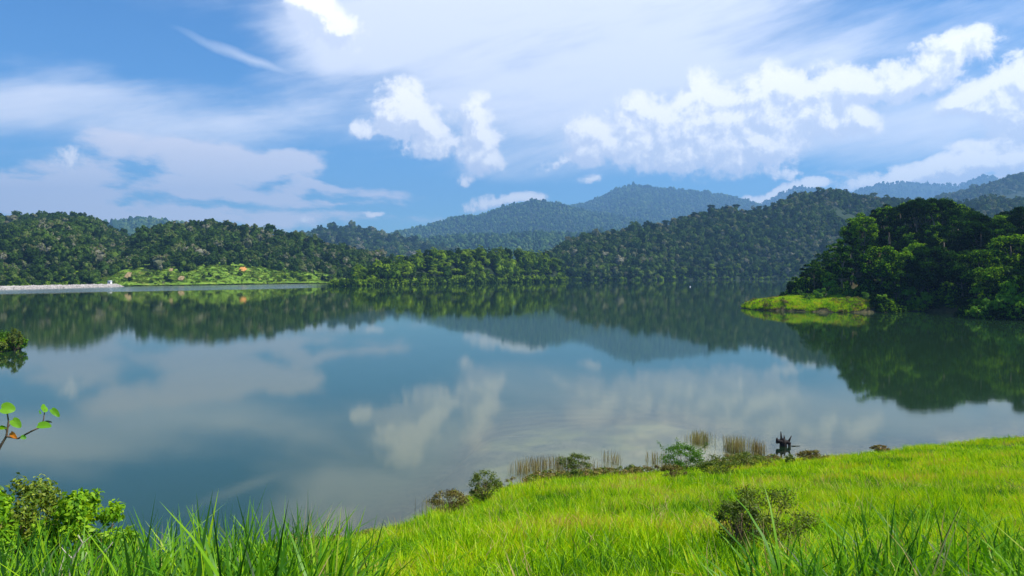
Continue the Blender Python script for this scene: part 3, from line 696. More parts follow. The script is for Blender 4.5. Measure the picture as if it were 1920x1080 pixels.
# bright bushes of the headland, one object each
def sdup(name, mesh, x, y, z, s, label, cat='shrub', group=None, sz=1.0, stems=None, stem_name='stems'):
    r = empty(name, (x, y, z), rng.uniform(0, 6.28)); r.scale = (s, s, s * sz); tag(r, label, cat, group)
    link('foliage', mesh, r)
    if stems: link(stem_name, stems, r)
    return r
def stem_mesh(h, w_, k, seed, mt='twig', r0=.03, name='stems'):
    r_ = np.random.default_rng(seed); t = Tris()
    for i in range(k):
        a = r_.uniform(0, 6.28); q = r_.uniform(.3, .95) * w_ / 2; e = np.array([math.cos(a) * q, math.sin(a) * q, h * r_.uniform(.55, .95)])
        mid = e * np.array([.35, .35, .5]) + r_.normal(size=3) * w_ * .03
        t.tube([(0, 0, -.15 * h), mid, e], [r0, r0 * .7, r0 * .2], 5)
        for _ in range(2):
            b = mid + (e - mid) * r_.uniform(.2, .7); f = b + unit(r_.normal(size=3) + np.array([0, 0, .6])) * w_ * .2
            t.tube([b, f], [r0 * .4, r0 * .1], 4)
    m_ = t.mesh(name); m_.materials.append(M[mt]); return m_
shrub_stems = stem_mesh(2.0, 2.6, 7, 5, 'bark', .06)
LM = [o.data for o in LUSHC.objects]
def on_head(px, y): x = (px - 960) / F * y; return x, y, float(head_z(np.array([x]), np.array([y]))[0])
for i, (px, y, s, wds) in enumerate([
    (1512, 252, 1.0, 'small bright shrub at the root of the grassy spit'), (1540, 258, 1.5, 'bright bush above the middle of the grassy spit'),
    (1560, 262, 1.9, 'pale green bush on the shoulder above the spit'), (1590, 250, 1.2, 'low bright shrub on the bank beyond the spit'),
    (1625, 243, 1.1, 'low green shrub at the water past the spit'), (1655, 241, 1.3, 'last bright shrub before the dark cove'),
    (1700, 246, 2.2, 'bright arching bush lit above the dark cove'), (1735, 244, 1.9, 'lit leafy bush hanging over the dark cove'),
    (1680, 262, 2.0, 'yellow green bush high on the headland bank'), (1835, 206, 1.3, 'bright shrub at the right side of the dark cove'),
    (1858, 205, 1.6, 'sunlit round shrub beside the pale driftwood'), (1882, 203, 1.9, 'bright leafy shrub above the pale driftwood'),
    (1905, 205, 2.2, 'big bright shrub at the right edge of the headland'), (1870, 215, 2.4, 'tall sunlit bush rising behind the shoreline shrubs at right'),
    (1845, 222, 2.2, 'bright bush climbing the slope right of the dark cove'), (1925, 198, 1.8, 'sunlit shrub cut by the right edge over the water'),
    (1900, 226, 3.0, 'tall bright thicket bush under the rightmost trees'), (1500, 275, 1.1, 'small shrub at the left foot of the wood')]):
    X_, Y_, Z_ = on_head(px, y)
    sdup('shrub', LM[i % 4], X_, Y_, max(Z_, 0) - .3, s, wds, 'shrub', 'bright shrubs on the headland', 1.25, shrub_stems)
# driftwood at the right foot
t = Tris()
for (a, b, r) in [((122.5, 205.5, .15), (127.5, 198.5, .9), .22), ((124, 203, .2), (128.5, 201, 1.7), .14), ((125, 200, .1), (130, 193, .45), .18), ((123.5, 204, .1), (121.2, 203.4, .7), .1)]:
    a = np.array(a); b = np.array(b); t.tube([a, (a + b) / 2 + [0, 0, .25], b], [r, r * .8, r * .3], 7)
tag(link('driftwood', t.mesh('driftwood'), None, M['dead_wood']), 'bleached fallen branches lying on the shore at right', 'driftwood')

# ------------------------------------------------------------------ grass tufts
def blades(k, L, wd, spread, lean, seed, segs=3, droop=.5):
    r_ = np.random.default_rng(seed); t = Tris()
    for _ in range(k):
        a = r_.uniform(0, 6.28); q = spread * math.sqrt(r_.random()); x0, y0 = q * math.cos(a), q * math.sin(a)
        az_ = a + r_.normal() * .8; ln = lean * r_.uniform(.2, 1.2); l = L * r_.uniform(.55, 1.15); w_ = wd * r_.uniform(.7, 1.3)
        dx, dy = math.cos(az_), math.sin(az_); fa = r_.uniform(0, 6.28); sxv = np.array([math.cos(fa), math.sin(fa), 0]) * w_ / 2
        V = []
        for i in range(segs + 1):
            u = i / segs; c = np.array([x0 + dx * l * ln * (u ** 1.7), y0 + dy * l * ln * (u ** 1.7), l * (u - droop * ln * ln * u ** 3) - .03])
            if i < segs: ww = (1 - u ** 2.5) ** .8; V += [c - sxv * ww, c + sxv * ww]
            else: V += [c]
        T = []
        for i in range(segs - 1): b = 2 * i; T += [(b, b + 1, b + 3), (b, b + 3, b + 2)]
        b = 2 * (segs - 1); T += [(b, b + 1, b + 2)]; t.add(V, T)
    return t
M['grass'] = foliage('meadow_grass', [(0, (.03, .13, .003)), (.20, (.13, .33, .002)), (.45, (.32, .58, .001)), (.70, (.52, .70, .002)), (.88, (.58, .56, .02)), (1, (.52, .32, .12))], .42, .6, .008, 2.0, .30, (1.2, 1.15, .3), .35)
M['tall'] = foliage('tall_grass', [(0, (.02, .08, .008)), (.3, (.08, .25, .008)), (.6, (.20, .43, .008)), (.88, (.38, .58, .012)), (1, (.42, .36, .12))], .4, .8, .012, .7, .6, (1.2, 1.2, .35), .3)
M['reed'] = foliage('reed_stems', [(0, (.18, .12, .05)), (.5, (.38, .29, .12)), (1, (.42, .42, .14))], .2, .8, 0, objvar=.4)
def tcoll(name, ts, mt):
    c = bpy.data.collections.new(name)
    for i, t in enumerate(ts):
        me = t.mesh('tuft', False); me.materials.append(M[mt]); c.objects.link(bpy.data.objects.new('%s_%02d' % (name, i), me))
    return c
G_near = tcoll('near_tuft', [blades(16, .52, .013, .13, .55, 2000 + i, 3) for i in range(8)], 'grass')
G_far = tcoll('far_tuft', [blades(26, .50, .022, .30, .5, 2100 + i, 2) for i in range(6)], 'grass')
G_tall = tcoll('tall_tuft', [blades(16, 1.25, .025, .18, .58, 2200 + i, 5, .7) for i in range(8)], 'tall')
G_clear = tcoll('clearing_tuft', [blades(60, 1.3, .16, 1.9, .5, 2300 + i, 2) for i in range(4)], 'meadow')
def in_view(x, y, mrg=1.4): return np.abs(x) < .66 * y + mrg
def grass_pts(y0, y1, dens, fn=None):
    A = (y1 - y0) * (2 * .66 * y1 + 3); c = int(A * dens); y = rng.uniform(y0, y1, c); x = rng.uniform(-.66 * y1 - 1.5, .66 * y1 + 1.5, c)
    z = ground_z(x, y); ok = in_view(x, y) & (z > .04)
    if fn is not None: ok &= rng.random(c) < fn(x, y)
    return np.stack([x, y, z], 1)[ok]
A_ = grass_pts(4.5, 17, 32); B_ = grass_pts(17, 30, 17)
pts = np.concatenate([A_, B_]); hsc = (.62 + .38 * fbm(pts[:, 0], pts[:, 1], 2.5, 3, 300)) * rng.uniform(.75, 1.25, len(pts))
scatter('grass', 'bright green meadow grass on the near bank', pts, rng.uniform(.8, 1.2, len(pts)), G_near, stretch=hsc, tilt=.10)
pts = grass_pts(29, 66, 6.5); hsc = (.66 + .42 * fbm(pts[:, 0], pts[:, 1], 3.5, 3, 300)) * rng.uniform(.7, 1.2, len(pts))
scatter('grass', 'grass running down to the shore', pts, rng.uniform(.8, 1.25, len(pts)), G_far, stretch=hsc, tilt=.10)
def tall_mask(x, y):
    px = 960 + x / y * F; a = 1 - sstep(520, 720, px + fbm(x, y, 1.5, 2, 310) * 120); b = sstep(1350, 1650, px + fbm(x, y, 1.5, 2, 311) * 200)
    return np.maximum(a, b * .55)
pts = grass_pts(4.3, 9.5, 22, lambda x, y: tall_mask(x, y) * (1 - sstep(7.2, 9.5, y) * .8))
px = 960 + pts[:, 0] / pts[:, 1] * F
hs_ = np.where(px < 900, rng.uniform(.72, 1.06, len(pts)), rng.uniform(.5, .82, len(pts)))
# do not let blades climb over the photo's grass line
lim_row = np.interp(px, [-100, 240, 300, 420, 520, 640, 720, 1000, 1350, 1500, 1920], [1000, 1000, 985, 985, 975, 965, 1020, 1050, 1010, 960, 925])
maxh = (EYE - (lim_row - HZ) / F * pts[:, 1]) - pts[:, 2]
hs_ = np.minimum(hs_, np.maximum(maxh, .3) / 1.28)
scatter('grass', 'tall coarse grass in the corners nearest the viewer', pts, rng.uniform(.85, 1.15, len(pts)), G_tall, stretch=hs_, tilt=.07)

def hit(px, py, y0=3.0):
    """where the line of sight through a photo pixel meets the near bank"""
    ys = np.arange(y0, 75, .1); xs = (px - 960) / F * ys; zs = EYE - (py - HZ) / F * ys
    g = ground_z(xs, ys); i = np.argmax(zs <= np.maximum(g, 0)); return float(xs[i]), float(ys[i]), float(max(g[i], 0))
# dead straw and seed stalks mixed into the meadow
M['straw'] = foliage('dead_straw', [(0, (.30, .20, .08)), (.5, (.50, .36, .16)), (1, (.62, .52, .22))], .25, .6, 0)
G_straw = tcoll('straw_tuft', [blades(9, .62, .011, .14, .9, 2500 + i, 4, .8) for i in range(5)], 'straw')
pts = grass_pts(4.6, 34, 2.6, lambda x, y: sstep(-.05, .45, fbm(x, y, 2.2, 3, 360)) * .9 + .12)
q_ = grass_pts(4.3, 8.5, 2.4, lambda x, y: tall_mask(x, y))
scatter('grass', 'dead brown blades among the tall coarse grass', q_, rng.uniform(.9, 1.2, len(q_)), G_straw, stretch=rng.uniform(1.1, 1.8, len(q_)), tilt=.3)
scatter('grass', 'dead straw scattered through the meadow grass', pts, rng.uniform(.7, 1.1, len(pts)), G_straw, stretch=rng.uniform(.6, 1.1, len(pts)), tilt=.25)
# weeds along the ragged shore
WEED = bpy.data.collections.new('weed')
for i in range(6):
    c = crown_mesh('weed', .9, .55, 9, 26, .045, seed=1700 + i); c.materials.append(M['dry' if i % 2 else 'olive']); WEED.objects.link(bpy.data.objects.new('weed_%d' % i, c))
x = rng.uniform(-9, 16, 330); y = shore_y(x) + rng.normal(size=330) * 1.1 - 1.2; z = ground_z(x, y); ok = (z > -.15) & (fbm(x, y, 2.4, 3, 365) > -.02)
scatter('weeds', 'low brown and green weeds along the ragged shore', np.stack([x, y, z], 1)[ok], rng.uniform(.4, 1.1, ok.sum()), WEED, tilt=.15)
# single clumps of grass that stand out
def clump(px, y, top, k, L_w, label, seed, mt='tall', lean=.4):
    x = (px - 960) / F * y; z = float(ground_z(np.array([x]), np.array([y]))[0]); L_ = (EYE - (top - HZ) / F * y) - z
    me = blades(k, L_ / 1.08, L_w, .12, lean, seed, 6, .5).mesh('grass_clump', False); me.materials.append(M[mt])
    o = link('grass_clump', me); o.location = (x, y, z); tag(o, label, 'grass clump', 'single tall grass clumps'); return o
clump(432, 6.2, 940, 11, .020, 'narrow upright grass clump poking over the water left of the tall blades', 41, lean=.12)
clump(560, 6.5, 938, 22, .022, 'tall grass clump with spiky tips before the dark water', 42, lean=.25)
clump(612, 6.0, 945, 24, .022, 'thick grass clump beside the tallest spiky one', 43, lean=.3)
clump(672, 5.6, 955, 13, .022, 'grass clump fanning to the right beside the meadow edge', 44, lean=.55)
clump(300, 5.4, 985, 18, .024, 'broad dark grass clump right of the leafy bush', 45, lean=.5)
clump(1535, 6.4, 930, 12, .016, 'bright grass clump in front of the dark twiggy bush', 46, lean=.45)
clump(1690, 6.6, 920, 14, .016, 'upright grass clump in the meadow at lower right', 47, lean=.2)
clump(1800, 7.0, 885, 10, .015, 'tallest grass clump at lower right with dark spear tips', 48, lean=.2)
clump(1890, 6.0, 900, 16, .017, 'leaning grass clump by the bottom right corner', 49, lean=.6)

# ------------------------------------------------------------------ shrubs on the near bank
def leafy(name, label, x, y, z, W_, D_, H_, lobes, per, leaf, mt, seed, group=None, aspect=.5, stems=7, r0=.012, stem_mat='twig'):
    r_ = np.random.default_rng(seed); root = empty(name, (x, y, z)); tag(root, label, 'shrub', group)
    V, Q, cen, rad = crown_arrays(1, 1, lobes, per, leaf, seed=seed)
    global rng
    sv = rng; rng = r_
    ci = r_.integers(0, lobes, lobes * per); d = unit(r_.normal(size=(lobes * per, 3)))
    Pp = (cen[ci] * [W_, D_, H_ * .86] + [0, 0, H_ * .07]) + d * (rad[ci][:, None] * [W_, D_, H_ * .8]) * r_.uniform(.3, 1.25, (lobes * per, 1))
    ok = Pp[:, 2] > -.05; Pp = Pp[ok]; d = d[ok]
    V, Q = leaves_arrays(Pp, unit(d + r_.normal(size=d.shape) * .7 + [0, 0, .5]), np.full(len(Pp), leaf), aspect); rng = sv
    link('foliage', raw_mesh('foliage', V, Q), root, M[mt])
    t = Tris()
    for i in range(lobes):
        e = cen[i] * [W_, D_, H_ * .86]; b = e * [.3, .3, .45] + r_.normal(size=3) * .03
        t.tube([(e[0] * .08, e[1] * .08, -.1), b, e], [r0, r0 * .7, r0 * .25], 4)
    link('stems', t.mesh('stems'), root, M[stem_mat]); return root
def shrub_at(px, py, wpx, hpx, label, mt, seed, lobes=16, per=60, leaf=None, group=None, stem_mat='twig', y0=3.0):
    x, y, z = hit(px, py, y0); lobes = int(lobes * 2.6); per = int(per * 1.3); W_ = wpx / F * y * 1.1; H_ = hpx / F * y * 1.12 + .22
    return leafy('shrub', label, x, y, z, W_, W_ * .8, H_, lobes, per, (leaf or max(.02, .0012 * y)) * .85, mt, seed, group, stem_mat=stem_mat)
shrub_at(1440, 1032, 178, 96, 'dark twiggy bush in the meadow at lower right', 'olive', 61, 19, 95, .022)
shrub_at(1385, 1040, 85, 80, 'low twiggy bush left of the larger dark one', 'olive', 62, 14, 60, .022)
shrub_at(908, 945, 66, 54, 'green and brown shrub on the shore at the meadow corner', 'olive', 63, 16, 60)
shrub_at(842, 968, 82, 38, 'dry reddish brown shrub at the water in front of the cove', 'dry', 64, 16, 60)
shrub_at(1078, 888, 66, 34, 'small yellow green shrub beside the brown reeds', 'olive', 65, 14, 45)
shrub_at(1278, 890, 84, 52, 'leafy green shrub sprawling on the bank near the reeds', 'lush', 66, 16, 70)
shrub_at(1345, 897, 90, 36, 'low dark shrub right of the sprawling green one', 'olive', 67, 14, 60)
shrub_at(1262, 902, 60, 22, 'low brownish shrub in front of the sprawling green one', 'dry', 68, 10, 50)
shrub_at(1524, 868, 56, 18, 'greyish dry shrub on the shore right of the stump', 'dry', 69, 14, 50)
shrub_at(1480, 872, 22, 14, 'thin sparse shrub right below the stump', 'olive', 70, 8, 22)
shrub_at(1650, 850, 34, 10, 'small brown topped shrub on the far meadow edge', 'dry', 71, 10, 45)
shrub_at(1400, 880, 60, 26, 'low mixed shrub on the shore left of the stump', 'olive', 72, 10, 50)
# arching leafy shoots beside the sprawling shrub
def shoot(pa, pb, y, label, seed, leaf=.055, k=16, mt='lush'):
    r_ = np.random.default_rng(seed)
    w3 = lambda p: np.array([(p[0] - 960) / F * y, y, EYE - (p[1] - HZ) / F * y])
    a, b = w3(pa), w3(pb); m_ = (a + b) / 2 + np.array([0, 0, .22 * np.linalg.norm(b - a)]); root = empty('leafy_shoot', tuple(a)); tag(root, label, 'plant', 'arching shoots of the sprawling shrub')
    cur = lambda u: (1 - u) ** 2 * (a - a) + 2 * u * (1 - u) * (m_ - a) + u * u * (b - a)
    t = Tris(); t.tube([cur(u) for u in np.linspace(0, 1, 6)], np.linspace(.012, .004, 6), 5); link('stem', t.mesh('stem'), root, M['twig'])
    cc = np.array([cur(u) for u in np.linspace(.3, 1, k)]) + r_.normal(size=(k, 3)) * .03
    V, Q = leaves_arrays(np.repeat(cc, 3, 0) + r_.normal(size=(k * 3, 3)) * .035, unit(r_.normal(size=(k * 3, 3)) + [0, -.2, 1]), np.full(k * 3, leaf), .5)
    link('foliage', raw_mesh('foliage', V, Q), root, M[mt])
yy = hit(1270, 890)[1]
shoot((1262, 880), (1232, 828), yy, 'leafy shoot arching left over the reeds', 81)
shoot((1272, 872), (1270, 822), yy, 'upright leafy shoot on top of the sprawling shrub', 82)
shoot((1296, 868), (1328, 832), yy, 'leafy shoot arching right towards the reed clumps', 83)
# big bushes at left
def bush_y(px, y, top, wpx, label, mt, seed, lobes, per, leaf, zoff=0):
    x = (px - 960) / F * y; z = float(ground_z(np.array([x]), np.array([y]))[0]); H_ = EYE - (top - HZ) / F * y - z
    return leafy('shrub', label, x, y, z + .0, wpx / F * y, 1.8, H_ * 1.02, lobes, per, leaf, mt, seed, None, .5, r0=.02)
M['leafy'] = foliage('leafy_bush', [(0, (.05, .15, .008)), (.5, (.17, .38, .012)), (1, (.38, .56, .02))], .35, .8, .008, objvar=.3)
M['leafy2'] = foliage('small_leaf_bush', [(0, (.06, .11, .014)), (.5, (.17, .27, .025)), (1, (.40, .44, .06))], .3, .9, .008, objvar=.3)
bush_y(30, 11.5, 848, 215, 'tall small-leaved bush with dusty green top at the left edge', 'leafy2', 91, 95, 110, .035)
bush_y(158, 11.0, 893, 205, 'lower glossy green bush leaning over the water at left', 'leafy', 92, 85, 110, .042)
bush_y(-60, 10.0, 880, 160, 'bush cut by the left edge under the big-leaved sapling', 'leafy', 93, 40, 90, .042)
# bushes of the islet
for px, y, top, wpx, mt, lab in [(8, 124, 616, 62, 'lush', 'bright green bush on the islet at the left edge'), (27, 122, 611, 30, 'olive', 'taller brownish green bush at the tip of the islet'),
                                 (38, 123, 630, 20, 'lush', 'low bright bush at the very tip of the islet'), (-40, 124, 600, 80, 'lush', 'large bush of the islet beyond the left edge'),
                                 (-4, 119, 636, 30, 'olive', 'low olive bush at the front of the islet')]:
    x = (px - 960) / F * y; H_ = EYE - (top - HZ) / F * y
    leafy('shrub', lab, x, y, .0, wpx / F * y, 3.2, H_, 22, 60, .14, mt, int(px) + 400, 'bushes of the islet', .6, r0=.05)

# ------------------------------------------------------------------ large-leaved sapling at the left edge
LY = 7.0
w3 = lambda px, py, y=LY: np.array([(px - 960) / F * y, y, EYE - (py - HZ) / F * y])
M['big_leaf'] = foliage('big_leaf', [(0, (.10, .32, .015)), (1, (.24, .50, .03))], .45, 0, .008)
M['orange_leaf'] = foliage('orange_leaf', [(0, (.75, .24, .02)), (1, (.9, .35, .03))], .4, 0, .008, tcol=(1.2, 1, .5))
M['shade_toned_leaf'] = foliage('shade_toned_leaf', [(0, (.02, .04, .01)), (1, (.03, .008, .012))], .1, 0, .05)  # near-black leaf colour with the shade on one sapling leaf painted in
base = w3(-70, 1010); gz = float(ground_z(np.array([base[0]]), np.array([LY]))[0])
root = empty('sapling', (base[0], LY, gz)); tag(root, 'sapling with a few large round leaves at the left edge above the bush', 'sapling')
o0 = np.array([base[0], LY, gz]); t = Tris()
A = [w3(-60, 1010), w3(-30, 900), w3(0, 838), w3(12, 818), w3(16, 790), w3(12, 765)]
t.tube([o0 * 0 + [0, 0, -.1]] + [p - o0 for p in A], [.022, .02, .016, .012, .010, .007, .005], 6)
t.tube([p - o0 for p in [w3(12, 818), w3(34, 822), w3(60, 808), w3(78, 800)]], [.010, .009, .008, .005], 6)
t.tube([p - o0 for p in [w3(78, 800), w3(82, 785), w3(84, 768)]], [.006, .005, .004], 5)
t.tube([p - o0 for p in [w3(16, 800), w3(24, 788)]], [.004, .003], 5); t.tube([p - o0 for p in [w3(14, 812), w3(8, 800)]], [.004, .003], 5)
link('stem', t.mesh('stem'), root, M['twig'])
def big_leaf(px, py, sz, yaw, pitch, roll, mt='big_leaf', asp=1.0, label=None):
    k = 18; V = [(0, 0, 0)]; a = np.linspace(0, 2 * math.pi, k, endpoint=False)
    for q in (.55, 1.0):
        for t_ in a:
            r = q * (1 - .32 * math.exp(-((t_ - math.pi) % (2 * math.pi) - 0) ** 2 * 0) * 0) * (1 + .22 * max(0, math.cos(t_)) ** 6 - .35 * max(0, -math.cos(t_)) ** 12)
            x = r * math.cos(t_); y = r * math.sin(t_) * asp * .92; V.append((x, y, abs(y) * .28 - .10 * x * x * q + .03 * math.sin(5 * t_) * q))
    T = [(0, 1 + i, 1 + (i + 1) % k) for i in range(k)]
    for i in range(k): j = (i + 1) % k; T += [(1 + i, 1 + k + i, 1 + k + j), (1 + i, 1 + k + j, 1 + j)]
    me = raw_mesh('leaf', np.array(V) * sz * .88, T, True); me.materials.append(M[mt])
    o = link('leaf', me, root); o.location = w3(px, py, LY + random.uniform(-.08, .08)) - o0; o.rotation_euler = (R(roll), R(pitch), R(yaw))
    if label: o['label'] = label
big_leaf(12, 766, .066, 20, 10, 62); big_leaf(29, 792, .062, -10, 38, 55, asp=.75); big_leaf(8, 803, .055, 160, 8, 38, asp=.8)
big_leaf(24, 815, .048, -20, 32, 60, 'orange_leaf', .55, 'orange withered leaf'); big_leaf(82, 766, .052, 100, -20, 60, asp=.9)
big_leaf(102, 772, .060, -10, 40, 50, asp=.55); big_leaf(80, 798, .068, 5, 4, 40, asp=.7); big_leaf(89, 791, .035, 10, 5, 70, 'shade_toned_leaf', .4, 'leaf coloured dark to show shade')
big_leaf(43, 820, .026, 30, 20, 60); big_leaf(-20, 830, .07, 150, 20, 50); big_leaf(74, 772, .03, 120, -30, 70)
# bare dead twigs
t = Tris()
def dead(ptsx, r0):
    t.tube([w3(a, b, 5.6) for a, b in ptsx], np.linspace(r0, r0 * .3, len(ptsx)), 5)
x_ = (138 - 960) / F * 5.6; g_ = float(ground_z(np.array([x_]), np.array([5.6]))[0]); gp = HZ + (EYE - g_) / 5.6 * F
dead([(138, gp + 5), (130, 1070), (136, 1048), (155, 1018), (146, 1003)], .012); dead([(136, 1048), (122, 1035), (115, 1026)], .006)
dead([(143, 1062), (158, 1048), (163, 1035)], .005); dead([(150, gp), (166, 1072), (185, 1045), (203, 1028), (212, 1016)], .008); dead([(136, gp), (110, 1075), (122, 1040)], .006)
dead([(154, 1020), (172, 1004)], .004)
tag(link('dead_branch', t.mesh('dead_branch'), None, M['dead_wood']), 'bare pale dead twigs among the grass at lower left', 'dead branch')

# ------------------------------------------------------------------ stump in the water
SYd = 55.1; sw = lambda px, py: np.array([(px - 960) / F * SYd, SYd, EYE - (py - HZ) / F * SYd])
o0 = sw(1469, 837); o0[2] = 0
root = empty('tree_stump', tuple(o0)); tag(root, 'jagged black tree stump sticking out of the water', 'tree stump')
t = Tris()
def seg(pts, rr, tt): tt.tube([sw(*p) - o0 for p in pts], rr, 8)
seg([(1471, 850), (1470, 832), (1469, 822)], [.22, .19, .10], t); seg([(1457, 827), (1464, 828), (1473, 830)], [.13, .15, .14], t)
seg([(1466, 831), (1476, 829), (1482, 832)], [.16, .15, .09], t); seg([(1465, 846), (1465, 830)], [.12, .12], t); seg([(1481, 845), (1480, 832)], [.10, .10], t)
link('trunk', t.mesh('trunk'), root, M['wet_wood'])
for p, r in (([(1465, 836), (1465, 822), (1464, 809)], [.11, .08, .025]), ([(1471, 834), (1471, 824), (1470, 816)], [.10, .07, .02]), ([(1477, 832), (1480, 825), (1484, 817)], [.10, .07, .02]), ([(1458, 831), (1457, 825), (1457, 821)], [.11, .09, .05])):
    t = Tris(); seg(p, r, t); link('splinter', t.mesh('splinter'), root, M['wet_wood'])
t = Tris(); t.tube([sw(1484, 834) * [1, 1, 0] + [0, 0, .02], sw(1500, 837) * [1, 1, 0] + [0, 0, .03]], [.03, .012], 5)
tag(link('floating_stick', t.mesh('floating_stick'), None, M['wet_wood']), 'thin stick floating right of the stump', 'stick')

# ------------------------------------------------------------------ reeds
def reeds(pts, h, seed):
    r_ = np.random.default_rng(seed); t = Tris()
    for x, y in pts:
        l = h * r_.uniform(.5, 1.1); a = r_.normal(size=2) * .16 * l; w_ = r_.uniform(.006, .013); fa = r_.normal() * .6
        s_ = np.array([math.cos(fa), math.sin(fa), 0]) * w_
        b = np.array([x, y, -.25]); m_ = b + [a[0] * .4, a[1] * .4, .25 + l * .6]; e = b + [a[0], a[1], .25 + l]
        t.add([b - s_, b + s_, m_ - s_ * .7, m_ + s_ * .7, e], [(0, 1, 3), (0, 3, 2), (2, 3, 4)])
    return t.mesh('reeds', False)
for px, py, wp, hp, lab in ((1312, 826, 40, 19, 'leftmost clump of pale reeds standing in the shallows'), (1381, 842, 46, 27, 'widest clump of yellow brown reeds left of the stump'), (1421, 846, 22, 22, 'narrow clump of reeds nearest the stump')):
    y = EYE * F / (py - HZ); x = (px - 960) / F * y; k = int(wp * 7)
    p = np.stack([rng.normal(size=k) * wp / F * y * .27, rng.normal(size=k) * .5], 1)
    o = link('reed_clump', reeds(p, hp / F * y, int(px)), None, M['reed']); o.location = (x, y, 0); tag(o, lab, 'reeds', 'reed clumps in the shallows')
pp = []
for a, b, r0, r1, k in ((962, 1060, 862, 886, 620), (1060, 1130, 860, 876, 220), (1125, 1250, 854, 872, 520), (1330, 1420, 858, 868, 160), (800, 860, 945, 965, 160)):
    px = rng.uniform(a, b, k) + rng.normal(size=k) * 8; py = rng.uniform(r0, r1, k) + 6; y = EYE * F / (py - HZ); x = (px - 960) / F * y
    cl = fbm(x, y, 1.3, 3, 90) > .04; pp.append(np.stack([x, y], 1)[cl])
pp = np.concatenate(pp)
tag(link('dry_reeds', reeds(pp, .72, 88), None, M['reed']), 'brown dry reeds and stalks fringing the shallow shore', None, None, 'stuff')

# ------------------------------------------------------------------ clearing, earth cuts, dam, hut
surf = hM['surf']
PX, VV = np.meshgrid(np.arange(168, 650, 3), np.linspace(0.0, .26, 26)); x, y, z = surf(PX, VV)
z = z + 1.7 + fbm(x, y, 14, 4, 77) * .8 - 2.5 * (1 - np.clip(np.minimum(PX - 168, 650 - PX) / 12, 0, 1)) + 1.2 * (1 - np.clip(VV * 40, 0, 1))
me = grid_mesh('clearing', x, y, z)
m, n = mat('clearing_ground'); g = n.node('ShaderNodeNewGeometry'); ps = g.outputs['Position']
ns = n.noise(ps, .15, 8, .75); n2 = n.noise(ps, .04, 5, .6)
c = n.ramp(ns.outputs[0], [(.30, (.05, .10, .015)), (.47, (.12, .21, .025)), (.6, (.20, .30, .035)), (.72, (.26, .26, .09))])
c = n.mix(n.rng(n2.outputs[0], .60, .70, 0, .8), c, (.34, .20, .10))
out(n, n.node('ShaderNodeBsdfDiffuse', {'Color': c}).outputs[0])
tag(link('clearing', me, None, m), 'cleared grassy slope on the far left shore', None, None, 'structure')
P_, px_, v_ = None, None, None
px_ = rng.uniform(176, 640, 1500); v_ = rng.uniform(.0, .2, 1500); x, y, z = surf(px_, v_)
scatter('grass', 'rough grass of the far clearing', np.stack([x, y, z + 1.5], 1), rng.uniform(.7, 1.3, 1500), G_clear, tilt=.1)
px_ = rng.uniform(176, 640, 420); v_ = rng.uniform(.0, .2, 420) ** 1.1; x, y, z = surf(px_, v_)
LC2 = bpy.data.collections.new('clearing_bush')
for i in range(6):
    c = (MID if i % 2 else [o.data for o in LUSHC.objects])[i % 4].copy(); c.materials.clear(); c.materials.append(M['lush' if i < 3 else 'forest']); o = bpy.data.objects.new('clearing_bush_%d' % i, c)
    LC2.objects.link(o)
scl = rng.uniform(.5, 1.1, 420); ix = rng.integers(0, 6, 420); scl = np.where(ix % 2 == 1, scl * .24, scl * .8)
scatter('undergrowth', 'low scrub dotted over the far clearing', np.stack([x, y, z + 1.2], 1), scl, LC2, idx=ix)
bush_t = stem_mesh(3, 3, 5, 9, 'bark', .12)
BM = []
for mn in ('forest', 'bank'):
    for q in (0, 1, 4):
        c = crown_mesh('foliage', 6, 4.5, 16, 40, .45, seed=1500 + q); c.materials.append(M[mn]); BM.append(c)
def mbush(px, row, s, lab, k=0, grp='dark bushes on the far clearing'):
    # walk up the slope until the wanted photo row is met
    vs = np.linspace(0, .35, 200); x, y, z = surf(np.full(200, float(px)), vs); rr = HZ - (z - EYE) / y * F; i = int(np.argmin(np.abs(rr - row)))
    return sdup('bush', BM[k], float(x[i]), float(y[i]), float(z[i]) + 1.1, s, lab, 'bush', grp, 1.0, bush_t)
for i, (px, row, s, lab) in enumerate([
    (187, 527, .6, 'small dark bush at the left end of the clearing'), (207, 535, .8, 'dark bush in front of the white hut at the dam end'), (233, 531, .8, 'dark bush below the leftmost earth cut'),
    (243, 530, .9, 'bush right of the leftmost earth cut'), (278, 519, .8, 'dark bush high in the left part of the clearing'), (296, 517, .9, 'bush at the forest edge above the middle shore'),
    (313, 530, 1.2, 'largest dark bush in the middle of the clearing'), (283, 533, .6, 'low bush on the shore below the clearing middle'), (320, 532, .7, 'bush touching the big dark one in the middle'),
    (352, 521, .7, 'bush left of the small pale stone'), (372, 533, .8, 'dark bush on the shore under the middle slope'), (382, 524, .8, 'dark bush above the shore halfway along'),
    (395, 520, .9, 'round dark bush halfway up the clearing'), (408, 525, .8, 'bush below the round one halfway up'), (450, 521, 1.0, 'dark bush directly below the orange earth cut'),
    (473, 531, .8, 'bush at the water right of the orange cut'), (482, 527, .8, 'dark bush on the rise right of the orange cut'), (430, 510, .9, 'bush left of the orange earth cut')]):
    mbush(px, row, s, lab, i % 6)
for i, (px, s) in enumerate([(522, 1.3), (535, 1.7), (550, 1.9), (565, 1.8), (578, 1.4), (598, 1.4), (610, 1.7), (622, 1.5)]):
    mbush(px, 531 - (i % 3) * 3, s, ['leftmost bush of the dark waterside thicket', 'second bush of the waterside thicket', 'tallest bush in the middle of the waterside thicket', 'bush right of the thicket middle', 'rightmost bush of the wider thicket', 'left bush of the small thicket near the bank tip', 'middle bush of the small thicket near the bank tip', 'right bush of the small thicket near the bank tip'][i], 0 if i > 4 else 3, 'waterside thickets on the far shore')
